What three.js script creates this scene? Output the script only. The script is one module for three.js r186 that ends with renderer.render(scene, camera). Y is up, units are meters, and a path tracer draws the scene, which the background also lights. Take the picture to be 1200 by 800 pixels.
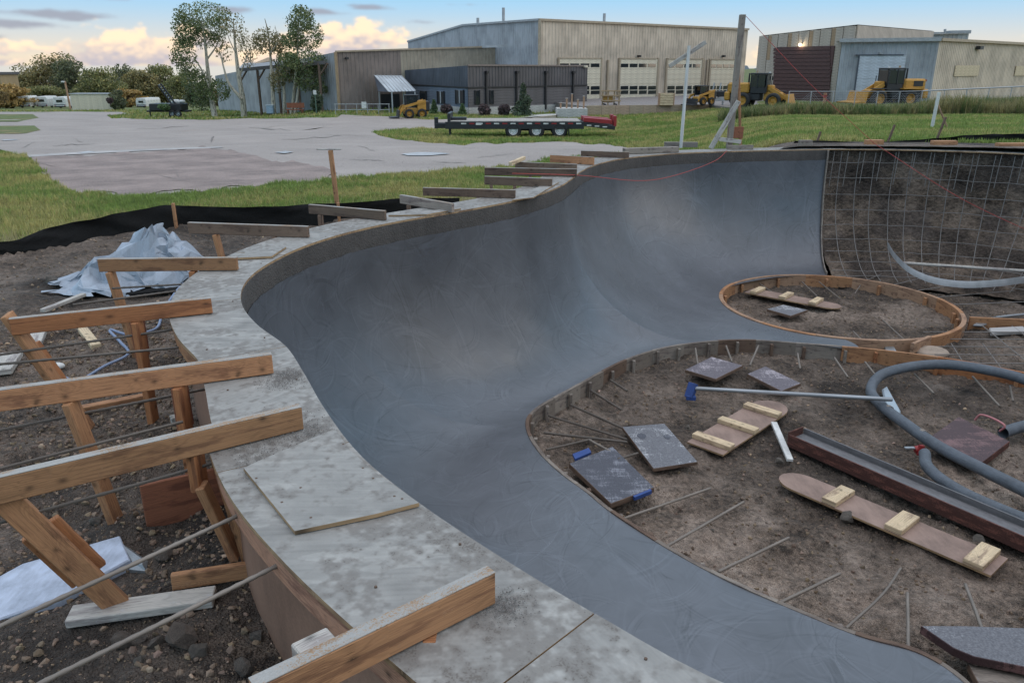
import * as THREE from 'three';
import { mergeGeometries } from 'three/addons/utils/BufferGeometryUtils.js';
import { ConvexGeometry } from 'three/addons/geometries/ConvexGeometry.js';

// ---------- camera, sky, sun, exposure ----------
const FOCAL = 920, PITCH = Math.atan(323 / 920), CP = Math.cos(PITCH), SP = Math.sin(PITCH), EYE = 1.4;
const scene = new THREE.Scene();
const camera = new THREE.PerspectiveCamera(2 * Math.atan(400 / FOCAL) * 180 / Math.PI, 1.5, 0.1, 3000);
camera.position.set(0, EYE, 0);
camera.rotation.set(-PITCH, 0, 0);
const renderer = new THREE.WebGLRenderer({ antialias: true });
renderer.toneMapping = THREE.LinearToneMapping;
renderer.toneMappingExposure = 1.5;
renderer.shadowMap.enabled = true;
const SKY_LIGHT = 1.0;

// periodic value noise
function hash(x, y, s) { let h = (Math.imul(x | 0, 374761393) + Math.imul(y | 0, 668265263) + Math.imul(s | 0, 974634777)) | 0; h = Math.imul(h ^ (h >>> 13), 1274126177); return ((h ^ (h >>> 16)) >>> 0) / 4294967296; }
const wrapi = (a, p) => ((a % p) + p) % p;
function vnoise(x, y, p, s) {
  const xi = Math.floor(x), yi = Math.floor(y), fx = x - xi, fy = y - yi, u = fx * fx * (3 - 2 * fx), v = fy * fy * (3 - 2 * fy);
  let x0 = xi % p, y0 = yi % p; if (x0 < 0) x0 += p; if (y0 < 0) y0 += p;
  const x1 = x0 + 1 === p ? 0 : x0 + 1, y1 = y0 + 1 === p ? 0 : y0 + 1;
  const a = hash(x0, y0, s), b = hash(x1, y0, s), c = hash(x0, y1, s), d = hash(x1, y1, s);
  return a + (b - a) * u + (c - a) * v + (a - b - c + d) * u * v;
}
function fbm(x, y, oct = 4, s = 1, p = 4096) { let r = 0, a = 0.5, t = 0; for (let o = 0; o < oct; o++) { r += a * vnoise(x, y, p, s + o * 17); t += a; x *= 2; y *= 2; p *= 2; a *= 0.5; } return r / t; }
const sstep = (a, b, x) => { const t = Math.min(1, Math.max(0, (x - a) / (b - a))); return t * t * (3 - 2 * t); };
const lerp = (a, b, t) => a + (b - a) * t;
function rng(seed) { let s = seed >>> 0; return () => { s = (s + 0x6D2B79F5) >>> 0; let t = s; t = Math.imul(t ^ (t >>> 15), t | 1); t ^= t + Math.imul(t ^ (t >>> 7), t | 61); return ((t ^ (t >>> 14)) >>> 0) / 4294967296; }; }

// evening sky: pale blue, peach towards the horizon, banks of cumulus lit from the side
{
  const W = 3584, H = 1792, data = new Float32Array(W * H * 4);
  const D = 180 / Math.PI;
  // [azimuth from the camera's heading, elevation, half width, half height, weight] in degrees
  const banks = [[-24.0, 0.9, 7.0, 1.7, 1.15], [-20.6, 1.6, 2.8, 1.2, 1.0], [-11.2, 1.5, 4.6, 1.7, 1.25], [-15.5, 0.5, 4, 1.3, 0.9], [-33, 0.9, 5, 1.3, 1.0], [-29, 0.3, 6, 0.8, 0.8], [31, 0.9, 5, 0.8, 0.55], [17.5, 0.7, 2.5, 0.8, 0.6], [-14.5, 3.7, 3.2, 0.45, 0.35],
    [-48, 2, 8, 2.4, 0.9], [50, 1.6, 9, 1.8, 0.7], [75, 3, 10, 3, 0.8], [-80, 3, 12, 3, 0.9], [120, 4, 14, 3.5, 0.8], [160, 3, 14, 3, 0.8], [-130, 4, 14, 3.5, 0.8]];
  const streaks = [[-28.2, 2.85, 3.0, 0.33, 0.95], [-31, 2.3, 3.2, 0.28, 0.95], [-32.2, 1.6, 1.8, 0.25, 0.8], [-18.5, 3.35, 2.0, 0.36, 0.8], [-25.5, 3.9, 2.2, 0.26, 0.7], [-12.5, 3.35, 2.0, 0.24, 0.7], [-9.6, 3.65, 2.2, 0.25, 0.7], [-6.5, 2.8, 1.6, 0.2, 0.45], [-3, 3.9, 2.4, 0.16, 0.4], [7, 4.6, 5, 0.3, 0.4], [22, 5.2, 6, 0.4, 0.5], [-40, 5, 7, 0.5, 0.7]];
  const skyRow = j => {
    const el = ((j + 0.5) / H - 0.5) * 180;
    for (let i = 0; i < W; i++) {
      const k = (j * W + i) * 4;
      let r, g, b;
      if (el < -0.2) { r = 0.52; g = 0.49; b = 0.46; data[k] = r; data[k + 1] = g; data[k + 2] = b; data[k + 3] = 1; continue; }
      const az = ((i + 0.5) / W - 0.25) * 360; const azw = az > 180 ? az - 360 : az;
      // clear air
      const t1 = sstep(0, 5, el), t2 = sstep(4, 75, el);
      r = lerp(lerp(0.52, 0.225, t1), 0.90, t2); g = lerp(lerp(0.50, 0.45, t1), 0.93, t2); b = lerp(lerp(0.46, 0.65, t1), 1.04, t2);
      if (el < 30) {
        const warm = Math.exp(-el / 2.2) * (0.6 + 0.4 * Math.cos((azw + 25) / D));
        r += 0.13 * warm; g += 0.04 * warm; b -= 0.06 * warm;
        // cumulus banks: outline broken by noise
        let c = 0, top = 0;
        for (const [ca, ce, wa, we, wt] of banks) {
          let da = azw - ca; if (da > 180) da -= 360; if (da < -180) da += 360;
          if (Math.abs(da) > wa * 2) continue;
          const up = (el - ce) / we, q = (da / wa) * (da / wa) + (up < 0 ? 0.8 : 1) * up * up;
          const v = wt * Math.exp(-q * 1.1); if (v > c) { c = v; top = up; }
        }
        if (c > 0.02) {
          const n = fbm(azw * 0.8 + 300, el * 1.7 + 40, 6, 5), n2 = fbm(azw * 2.4 + 500, el * 4 + 40, 4, 9);
          const m = sstep(0.42, 0.62, c * 0.75 + (n - 0.5) * 0.9 + (n2 - 0.5) * 0.25);
          const lit = sstep(-0.55, 0.55, top + (n - 0.5) * 1.2 + (n2 - 0.5) * 0.9);
          const cr = lerp(0.37, 0.84, lit), cg = lerp(0.35, 0.64, lit), cb = lerp(0.40, 0.44, lit);
          r = lerp(r, cr, m * 0.92); g = lerp(g, cg, m * 0.92); b = lerp(b, cb, m * 0.92);
        }
        let s = 0;
        for (const [ca, ce, wa, we, wt] of streaks) {
          const da = azw - ca; if (Math.abs(da) > wa * 2) continue;
          const q = (da / wa) * (da / wa) + ((el - ce - da * -0.03) / we) ** 2; s = Math.max(s, wt * Math.exp(-q));
        }
        if (s > 0.03) {
          const n = fbm(azw * 0.7 + 90, el * 5 + 10, 5, 21);
          const m = sstep(0.3, 0.75, s + (n - 0.5) * 0.8) * 0.85;
          r = lerp(r, 0.25, m); g = lerp(g, 0.26, m); b = lerp(b, 0.31, m);
        }
      } else {
        const m = sstep(0.5, 0.75, fbm(i / W * 24, el * 0.09, 4, 33, 24)) * 0.35;
        r = lerp(r, 0.88, m); g = lerp(g, 0.88, m); b = lerp(b, 0.90, m);
      }
      data[k] = r; data[k + 1] = g; data[k + 2] = b; data[k + 3] = 1;
    }
  };
  for (let j = 0; j < H; j++) skyRow(j);
  const sky = new THREE.DataTexture(data, W, H, THREE.RGBAFormat, THREE.FloatType);
  sky.mapping = THREE.EquirectangularReflectionMapping; sky.magFilter = sky.minFilter = THREE.LinearFilter; sky.wrapS = THREE.RepeatWrapping; sky.needsUpdate = true;
  scene.background = sky; scene.environment = sky; scene.backgroundIntensity = SKY_LIGHT; scene.environmentIntensity = SKY_LIGHT;
}
const sun = new THREE.DirectionalLight(new THREE.Color(1.0, 0.80, 0.60), 0.5);
sun.position.set(42, 12, -3); sun.target.position.set(0, 0, -10);
sun.castShadow = true; sun.shadow.radius = 80; sun.shadow.mapSize.set(2048, 2048);
Object.assign(sun.shadow.camera, { left: -60, right: 60, top: 60, bottom: -60, near: 1, far: 220 });
scene.add(sun, sun.target);

// ---------- photograph pixel (of 1200 x 800) to a place ----------
function ray(px, py) { const u = (px - 600) / FOCAL, v = (py - 400) / FOCAL; return [u, v * CP + SP, CP - v * SP]; }
// where the sight line meets the level Y: [x, forward]
function gp(px, py, Y) { const [u, d, f] = ray(px, py), t = (EYE - Y) / d; return [u * t, f * t]; }
// at a forward distance: [x, height]
function dp(px, py, D) { const [u, d, f] = ray(px, py), t = D / f; return [u * t, EYE - d * t]; }
const V = (x, y, f) => new THREE.Vector3(x, y, -f);
const GV = (px, py, Y) => { const [x, f] = gp(px, py, Y); return V(x, Y, f); };
const DV = (px, py, D) => { const [x, y] = dp(px, py, D); return V(x, y, D); };

// ---------- textures ----------
const ENC = new Uint8Array(4097); for (let i = 0; i <= 4096; i++) { const v = i / 4096; ENC[i] = Math.round(255 * (v <= 0.0031308 ? 12.92 * v : 1.055 * Math.pow(v, 1 / 2.4) - 0.055)); }
const enc = v => ENC[v <= 0 ? 0 : v >= 1 ? 4096 : (v * 4096) | 0];
function tex(n, fn, colour = true, m = n) {
  const d = new Uint8Array(n * m * 4);
  for (let j = 0; j < m; j++) for (let i = 0; i < n; i++) {
    const c = fn(i / n, j / m, i, j), k = (j * n + i) * 4, a = Array.isArray(c) ? c : [c, c, c];
    for (let q = 0; q < 3; q++) d[k + q] = colour ? enc(a[q]) : 255 * Math.min(1, Math.max(0, a[q]));
    d[k + 3] = 255;
  }
  const t = new THREE.DataTexture(d, n, m, THREE.RGBAFormat, THREE.UnsignedByteType);
  t.wrapS = t.wrapT = THREE.RepeatWrapping; t.magFilter = THREE.LinearFilter; t.minFilter = THREE.LinearMipmapLinearFilter; t.generateMipmaps = true;
  if (colour) t.colorSpace = THREE.SRGBColorSpace; t.needsUpdate = true; return t;
}
// grain runs along u; neutral, mean about 0.75
const knots = []; { const r = rng(71); for (let i = 0; i < 9; i++) knots.push([r(), r(), 0.010 + r() * 0.012]); }
function woodGrain(u, v) {
  let w = 0, kn = 0;
  for (const [a, b, s] of knots) { let du = u - a, dv = v - b; du -= Math.round(du); dv -= Math.round(dv); const q = Math.hypot(du * 1.0, dv * 0.35) / s; w += Math.exp(-q * q * 0.12) * dv * 1.6; kn += Math.exp(-q * q * 1.3); }
  const a = fbm(u * 3, v * 8 + w * 6, 3, 3, 8), rings = Math.sin((v * 16 + a * 7 + w * 26) * 6.2832) * 0.5 + 0.5;
  const fine = vnoise(u * 24, v * 512, 512, 12), f2 = vnoise(u * 60, v * 256, 256, 13);
  return 0.80 + 0.12 * (a - 0.5) * 2 - 0.14 * rings * rings - 0.16 * (fine - 0.5) - 0.10 * (f2 - 0.5) - 0.45 * Math.min(1, kn);
}
const T = {};
T.wood = tex(1024, (u, v) => {
  const g = woodGrain(u, v), st = fbm(u * 4, v * 6, 5, 44, 4), dirt = sstep(0.50, 0.72, st + (vnoise(u * 50, v * 200, 200, 46) - 0.5) * 0.2), streak = sstep(0.60, 0.80, fbm(u * 6, v * 90, 3, 47, 6)), check = Math.abs(fbm(u * 3, v * 34, 3, 48, 3) - 0.5) < 0.006 && fbm(u * 5, v * 5, 2, 49, 5) > 0.5 ? 0.45 : 1, spl = sstep(0.70, 0.76, fbm(u * 26, v * 9, 4, 50, 26) * 0.75 + vnoise(u * 240, v * 90, 240, 51) * 0.25);
  const q = g * (1 - dirt * 0.42) * (1 - streak * 0.22) * check; return [lerp(q, 0.72, spl * 0.8), lerp(q * (0.98 - dirt * 0.06), 0.74, spl * 0.8), lerp(q * (0.96 - dirt * 0.02), 0.80, spl * 0.8)];
});
T.woodB = tex(512, (u, v) => woodGrain(u, v), false);
// sawn timber with a film of dried cement slurry in flecks
T.slurry = tex(1024, (u, v) => {
  const g = woodGrain(u, v), a = fbm(u * 9, v * 9, 5, 61, 9), b = vnoise(u * 300, v * 120, 300, 62), m = sstep(0.40, 0.62, a * 0.75 + b * 0.4);
  return [lerp(g * 0.42, 0.40 - 0.10 * b, m), lerp(g * 0.27, 0.385 - 0.10 * b, m), lerp(g * 0.16, 0.36 - 0.10 * b, m)];
});
// coated form plywood: pale, scuffed, spattered with sand
T.ply = tex(1024, (u, v) => {
  const a = fbm(u * 5, v * 5, 6, 81, 5), b = fbm(u * 17, v * 17, 5, 83, 17), c = fbm(u * 60, v * 60, 3, 84, 60), sp = vnoise(u * 420, v * 420, 420, 85), gr = fbm(u * 8, v * 130, 3, 87, 8);
  const mud = sstep(0.42, 0.64, a * 0.6 + b * 0.4 + (c - 0.5) * 0.4), scuff = sstep(0.60, 0.70, fbm(u * 9, v * 26, 4, 89, 9)), fle = sstep(0.70, 0.85, c * 0.6 + sp * 0.4 + (a - 0.5) * 0.6);
  const w = 0.295 + (a - 0.5) * 0.18 + (gr - 0.5) * 0.09 + (b - 0.5) * 0.16 + scuff * 0.06, k = Math.min(1, mud * 0.68 + fle * 0.55);
  return [lerp(w, 0.15, k), lerp(w * 0.96, 0.133, k), lerp(w * 0.895, 0.118, k)];
});
T.plyB = tex(512, (u, v) => { const a = fbm(u * 6, v * 6, 6, 81, 6), sp = vnoise(u * 350, v * 350, 350, 85); return 0.5 * a + 0.5 * sp; }, false);
// trowelled concrete, 4 m a tile
{
  const n = 1536, acc = new Float32Array(n * n), r = rng(404);
  for (let q = 0; q < 760; q++) {
    const cx = r() * n, cy = r() * n, R = (0.18 + r() * r() * 1.1) * n / 4, a0 = r() * 6.283, a1 = a0 + 0.7 + r() * 1.7, wd = (0.02 + r() * 0.09) * n / 4, amp = (r() < 0.7 ? 1 : -1) * (0.012 + r() * r() * 0.07), ph = r() * 50;
    const steps = Math.ceil((a1 - a0) * R), wn = Math.ceil(wd);
    for (let s = 0; s < steps; s++) {
      const t = s / steps, a = lerp(a0, a1, t), fade = Math.sin(t * Math.PI);
      for (let w = 0; w < wn; w++) {
        const x = (cx + Math.cos(a) * (R + w)) | 0, y = (cy + Math.sin(a) * (R + w)) | 0, line = 0.12 + 1.7 * (vnoise((w + ph) * 0.22, s * 0.012 + ph, 4096, 7) - 0.5), e = w === 0 ? 2.2 : 1 - 0.6 * w / wn;
        acc[wrapi(y, n) * n + wrapi(x, n)] += amp * fade * line * e * 0.6;
      }
    }
  }
  T.conc = tex(n, (u, v, i, j) => {
    const a = fbm(u * 5, v * 5, 6, 101, 5), b = fbm(u * 40, v * 40, 3, 103, 40), pin = vnoise(u * 420, v * 420, 420, 105);
    let w = 0.76 + (a - 0.5) * 0.40 + (b - 0.5) * 0.20 + acc[j * n + i] * 12.0; if (pin > 0.965) w *= 0.8;
    w = Math.max(0.4, Math.min(1, w)); return [w, w * 1.0, w * 1.0];
  });
  T.concR = tex(768, (u, v, i, j) => { const a = fbm(u * 5, v * 5, 5, 101, 5), c = fbm(u * 9, v * 9, 4, 131, 9); return 0.62 + (a - 0.5) * 0.4 + (c - 0.5) * 0.5 - acc[(j * 2) * n + i * 2] * 5; }, false);
}
T.soil = tex(1024, (u, v) => {
  const a = fbm(u * 6, v * 6, 6, 151, 6), b = fbm(u * 44, v * 44, 4, 153, 44), s = vnoise(u * 300, v * 300, 300, 155), t = vnoise(u * 120, v * 120, 120, 156), e = vnoise(u * 520, v * 520, 520, 157);
  let w = 0.50 + (a - 0.5) * 0.8 + (b - 0.5) * 0.75 + (s - 0.5) * 0.3 + (e - 0.5) * 0.2; const st = sstep(0.80, 0.9, s * 0.5 + t * 0.5); w = Math.max(0.10, lerp(w, 0.95, st * 0.6));
  return [w, w * lerp(0.90, 0.98, a), w * lerp(0.78, 0.96, a)];
});
T.scuff = tex(1024, (u, v) => { const a = fbm(u * 6, v * 6, 5, 231, 6), b = fbm(u * 8, v * 60, 4, 232, 8), c = fbm(u * 70, v * 12, 4, 233, 70), s = vnoise(u * 260, v * 260, 260, 234), m = sstep(0.52, 0.70, a * 0.55 + b * 0.25 + c * 0.2 + (s - 0.5) * 0.2); return [lerp(0.35 + (s - 0.5) * 0.2, 1, m), lerp(0.35 + (s - 0.5) * 0.2, 1, m), lerp(0.37 + (s - 0.5) * 0.2, 1, m)]; });
T.soilB = tex(1024, (u, v) => 0.5 * fbm(u * 14, v * 14, 6, 161, 14) + 0.35 * fbm(u * 70, v * 70, 3, 163, 70) + 0.15 * vnoise(u * 300, v * 300, 300, 165), false);
T.lot = tex(1024, (u, v) => {
  const a = fbm(u * 4, v * 4, 6, 171, 4), b = vnoise(u * 500, v * 500, 500, 173), c = vnoise(u * 400, v * 400, 400, 174), cr = Math.abs(fbm(u * 7, v * 7, 4, 177, 7) - 0.5), cr2 = Math.abs(fbm(u * 11, v * 11, 4, 178, 11) - 0.5);
  let w = 0.78 + (a - 0.5) * 0.30 + (b - 0.5) * 0.30 + (c - 0.5) * 0.12; if (cr < 0.004) w *= 0.72; if (cr2 < 0.0025) w *= 0.8; return [w, w * 0.98, w * 0.97];
});
T.gravel = tex(1024, (u, v) => { const a = fbm(u * 5, v * 5, 5, 181, 5), b = vnoise(u * 420, v * 420, 420, 183), c = vnoise(u * 180, v * 180, 180, 184); const w = 0.62 + (a - 0.5) * 0.5 + (b - 0.5) * 0.55 + (c - 0.5) * 0.3; return [w, w * 0.94, w * 0.93]; });
T.turf = tex(1024, (u, v) => {
  const a = fbm(u * 5, v * 5, 6, 191, 5), b = vnoise(u * 450, v * 450, 450, 193), c = fbm(u * 24, v * 24, 4, 195, 24), dry = sstep(0.50, 0.68, a * 0.6 + c * 0.4);
  const w = 0.65 + (b - 0.5) * 0.7 + (c - 0.5) * 0.5; return [w * lerp(0.52, 0.95, dry), w * lerp(0.72, 0.80, dry), w * lerp(0.20, 0.42, dry)];
});
T.grime = tex(1024, (u, v) => { const a = fbm(u * 5, v * 5, 6, 201, 5), b = fbm(u * 30, v * 8, 4, 203, 30), s = vnoise(u * 300, v * 300, 300, 205); const w = 0.82 + (a - 0.5) * 0.6 + (b - 0.5) * 0.25 + (s - 0.5) * 0.16; return [w, w * 0.99, w * 0.97]; });
T.rough = tex(512, (u, v) => 0.55 * fbm(u * 30, v * 30, 4, 211, 30) + 0.45 * vnoise(u * 180, v * 180, 180, 213), false);
T.bark = tex(256, (u, v) => { const a = fbm(u * 6, v * 20, 4, 221, 20); const w = 0.9 - sstep(0.58, 0.7, a) * 0.65 + (fbm(u * 20, v * 20, 3, 222, 20) - 0.5) * 0.3; return [w, w * 0.96, w * 0.86]; });
function rep(t, a, b = a) { const c = t.clone(); c.repeat.set(a, b); c.needsUpdate = true; return c; }
const lin = (r, g, b) => new THREE.Color().setRGB(r, g, b);
function mat(r, g, b, rough = 0.8, o = {}) { return new THREE.MeshStandardMaterial({ color: lin(r, g, b), roughness: rough, metalness: 0, ...o }); }
const wood = (r, g, b) => mat(r, g, b, 0.82, { map: T.wood, bumpMap: T.woodB, bumpScale: 0.0012 });
const M = {
  orange: wood(0.55, 0.28, 0.135), orange2: wood(0.52, 0.22, 0.09), tan: wood(0.52, 0.32, 0.20), brown: wood(0.25, 0.165, 0.115), red: wood(0.36, 0.135, 0.07), joist: wood(0.62, 0.33, 0.21), form: wood(0.27, 0.225, 0.185), grey: wood(0.36, 0.31, 0.26), pale: wood(0.62, 0.58, 0.52), pine: wood(0.86, 0.67, 0.43), dull: wood(0.20, 0.13, 0.09),
  slurry: mat(1, 1, 1, 0.9, { map: T.slurry, bumpMap: T.woodB, bumpScale: 0.0012 }),
  deck: mat(1, 0.99, 0.97, 0.85, { map: T.ply, bumpMap: T.plyB, bumpScale: 0.0025 }),
  plyEdge: wood(0.50, 0.33, 0.18),
  skirt: mat(0.33, 0.19, 0.13, 0.7, { map: T.grime }),
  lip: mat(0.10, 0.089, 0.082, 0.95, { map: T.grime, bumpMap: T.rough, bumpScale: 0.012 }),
  conc: new THREE.MeshPhysicalMaterial({ color: lin(0.122, 0.130, 0.147), roughness: 0.66, map: T.conc, roughnessMap: T.concR, vertexColors: true, clearcoat: 0.75, clearcoatRoughness: 0.46 }),
  concEdge: mat(0.30, 0.30, 0.29, 0.9, { map: T.grime }),
  soil: mat(0.385, 0.305, 0.25, 0.97, { map: T.soil, bumpMap: T.soilB, bumpScale: 0.085, vertexColors: true }),
  lot: mat(0.41, 0.355, 0.315, 0.9, { map: T.lot }), gravel: mat(0.41, 0.335, 0.295, 0.97, { map: T.gravel, bumpMap: T.soilB, bumpScale: 0.02 }),
  turf: mat(0.29, 0.27, 0.20, 0.98, { map: T.turf }),
  rebar: mat(0.15, 0.125, 0.105, 0.65, { metalness: 0.3, map: T.grime }), rebarRust: mat(0.20, 0.13, 0.09, 0.8, { metalness: 0.2, map: T.grime }), gridBar: mat(0.29, 0.265, 0.245, 0.65, { metalness: 0.2, map: T.grime }), rebarPale: mat(0.28, 0.24, 0.205, 0.65, { metalness: 0.3, map: T.grime }),
  fence: new THREE.MeshPhysicalMaterial({ color: lin(0.016, 0.0155, 0.015), roughness: 0.95, specularIntensity: 0.35, bumpMap: T.rough, bumpScale: 0.01 }),
  steel: mat(0.40, 0.42, 0.44, 0.45, { metalness: 0.6, map: T.grime }), blackMetal: mat(0.018, 0.018, 0.02, 0.5), rubber: mat(0.022, 0.021, 0.021, 0.85),
  glass: new THREE.MeshPhysicalMaterial({ color: lin(0.02, 0.025, 0.03), roughness: 0.08, metalness: 0, clearcoat: 1, clearcoatRoughness: 0.05 }),
  yellow: mat(0.52, 0.26, 0.035, 0.5, { map: T.grime }), white: mat(0.72, 0.71, 0.68, 0.6, { map: T.grime }),
  redPaint: mat(0.34, 0.025, 0.025, 0.5, { map: T.grime }), cordRed: mat(0.42, 0.06, 0.05, 0.7), blue: mat(0.035, 0.085, 0.30, 0.6, { map: T.grime }), 
};

// ---------- builders ----------
const used = new Map();
function numbered(n) { const k = used.get(n) || 0; used.set(n, k + 1); return k ? n + '_' + String(k).padStart(3, '0') : n; }
const bases = new Map();
function thing(name, label, category, base = V(0, 0, 0), group) {
  const o = new THREE.Group(); o.name = numbered(name); o.position.copy(base); scene.add(o); bases.set(o, base);
  o.userData = { label, category }; if (group) o.userData.group = group; return o;
}
// geometry in world axes becomes a part of root
function part(root, name, geo, m, parent = root) {
  const b = bases.get(root); if (b) geo = geo.clone().translate(-b.x, -b.y, -b.z);
  const o = new THREE.Mesh(geo, m); o.name = name; o.castShadow = o.receiveShadow = true; parent.add(o); return o;
}
function local(parent, name, geo, m, x = 0, y = 0, z = 0) { const o = new THREE.Mesh(geo, m); o.name = name; o.castShadow = o.receiveShadow = true; o.position.set(x, y, z); parent.add(o); return o; }
function solo(name, label, category, geo, m, group, base) {
  const o = new THREE.Mesh(geo, m); o.name = numbered(name); o.castShadow = o.receiveShadow = true; scene.add(o);
  if (base) { o.geometry = geo.clone().translate(-base.x, -base.y, -base.z); o.position.copy(base); }
  o.userData = { label, category }; if (group) o.userData.group = group; return o;
}
function struct(name, geo, m, kind = 'structure') { const o = new THREE.Mesh(geo, m); o.name = numbered(name); o.castShadow = o.receiveShadow = true; o.userData = { kind }; scene.add(o); return o; }
function copyOf(src, label, place, turn = 0, group) { const c = src.clone(); c.name = numbered(src.name.replace(/_\d{3}$/, '')); c.userData = { ...src.userData, label }; if (group) c.userData.group = group; c.position.copy(place); c.rotation.y = turn; scene.add(c); return c; }
// uv by the way each face points, in metres along the length (x)
function boxUV(g, su = 1, sv = 4, ou = 0, ov = 0) {
  const p = g.attributes.position, n = g.attributes.normal, uv = new Float32Array(p.count * 2);
  for (let i = 0; i < p.count; i++) {
    const ax = Math.abs(n.getX(i)), ay = Math.abs(n.getY(i)), az = Math.abs(n.getZ(i)), x = p.getX(i), y = p.getY(i), z = p.getZ(i);
    const [a, b] = ax > ay && ax > az ? [z * 0.2, y] : ay > az ? [x, z] : [x, y];
    uv[2 * i] = a * su + ou; uv[2 * i + 1] = b * sv + ov;
  }
  g.setAttribute('uv', new THREE.BufferAttribute(uv, 2)); return g;
}
const boxCache = new Map(); let boxN = 0;
function cbox(lx, ly, lz, c = 0.004, vary = true) {
  const v = vary ? (boxN++ % 5) : 0, key = [lx, ly, lz, c, v].map(q => +q.toFixed(3)).join();
  if (!boxCache.has(key)) {
    const P = [], h = [lx / 2, ly / 2, lz / 2]; c = Math.min(c, h[0] * 0.4, h[1] * 0.4, h[2] * 0.4);
    for (const sx of [-1, 1]) for (const sy of [-1, 1]) for (const sz of [-1, 1]) { P.push(new THREE.Vector3(sx * h[0], sy * (h[1] - c), sz * (h[2] - c)), new THREE.Vector3(sx * (h[0] - c), sy * h[1], sz * (h[2] - c)), new THREE.Vector3(sx * (h[0] - c), sy * (h[1] - c), sz * h[2])); }
    boxCache.set(key, boxUV(new ConvexGeometry(P), 1, 4, v * 0.37, v * 0.23));
  }
  return boxCache.get(key).clone();
}
const box = (x, y, z, w, h, d, c = 0.01) => cbox(w, h, d, c).translate(x, y, z);
// a board from a to b; h upwards, t across; the foot of the board (not its middle) is at a and b when foot is true
function bar(a, b, h, t, foot = true, roll = 0) {
  const d = b.clone().sub(a), L = d.length(), x = d.normalize(), up = Math.abs(x.y) > 0.9 ? new THREE.Vector3(0, 0, -1) : new THREE.Vector3(0, 1, 0);
  const z = new THREE.Vector3().crossVectors(x, up).normalize(), y = new THREE.Vector3().crossVectors(z, x);
  if (roll) { const q = new THREE.Quaternion().setFromAxisAngle(x, roll); y.applyQuaternion(q); z.applyQuaternion(q); }
  const c = a.clone().add(b).multiplyScalar(0.5); if (foot) c.addScaledVector(y, h / 2);
  const m = new THREE.Matrix4().makeBasis(x, y, z).setPosition(c);
  return cbox(L, h, t).applyMatrix4(m);
}
function rod(a, b, r, n = 7) {
  const d = b.clone().sub(a), L = d.length(), g = new THREE.CylinderGeometry(r, r, L, n, 1), q = new THREE.Quaternion().setFromUnitVectors(new THREE.Vector3(0, 1, 0), d.normalize());
  return g.applyQuaternion(q).translate((a.x + b.x) / 2, (a.y + b.y) / 2, (a.z + b.z) / 2);
}
function tube(pts, r, seg = 40, n = 8, closed = false) { return new THREE.TubeGeometry(new THREE.CatmullRomCurve3(pts, closed, 'centripetal'), seg, r, n, closed); }
// ribbed rebar
function rebarGeo(a, b, r) {
  const L = a.distanceTo(b), k = Math.max(2, Math.round(L / 0.022)), pts = [];
  for (let i = 0; i <= k; i++) { pts.push(new THREE.Vector2(r * (i % 2 ? 1.18 : 0.95), i / k * L)); }
  const g = new THREE.LatheGeometry([new THREE.Vector2(0.0001, 0), ...pts, new THREE.Vector2(0.0001, L)], 6);
  return g.applyQuaternion(new THREE.Quaternion().setFromUnitVectors(new THREE.Vector3(0, 1, 0), b.clone().sub(a).normalize())).translate(a.x, a.y, a.z);
}
// plan polygon of [x, forward] between two levels
function slabPoly(pts, y0, y1, bev = 0) {
  const s = new THREE.Shape(pts.map(([x, f]) => new THREE.Vector2(x, f)));
  const g = new THREE.ExtrudeGeometry(s, bev ? { depth: y1 - y0 - 2 * bev, bevelEnabled: true, bevelThickness: bev, bevelSize: bev, bevelOffset: -bev, bevelSegments: 1, curveSegments: 8 } : { depth: y1 - y0, bevelEnabled: false, curveSegments: 8 });
  g.rotateX(-Math.PI / 2).translate(0, y0 + bev, 0); return g;
}
// Catmull-Rom through plan points
function smooth(pts, step) {
  const c = new THREE.CatmullRomCurve3(pts.map(p => new THREE.Vector3(p[0], p[2] || 0, p[1])), false, 'centripetal'), n = Math.max(2, Math.round(c.getLength() / step));
  return c.getSpacedPoints(n).map(v => [v.x, v.z, v.y]);
}
function normals(pts) { return pts.map((p, i) => { const a = pts[Math.max(0, i - 1)], b = pts[Math.min(pts.length - 1, i + 1)], dx = b[0] - a[0], df = b[1] - a[1], l = Math.hypot(dx, df) || 1; return [-df / l, dx / l]; }); }
const offset = (pts, o) => { const n = normals(pts); return pts.map((p, i) => [p[0] + n[i][0] * o, p[1] + n[i][1] * o]); };
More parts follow.
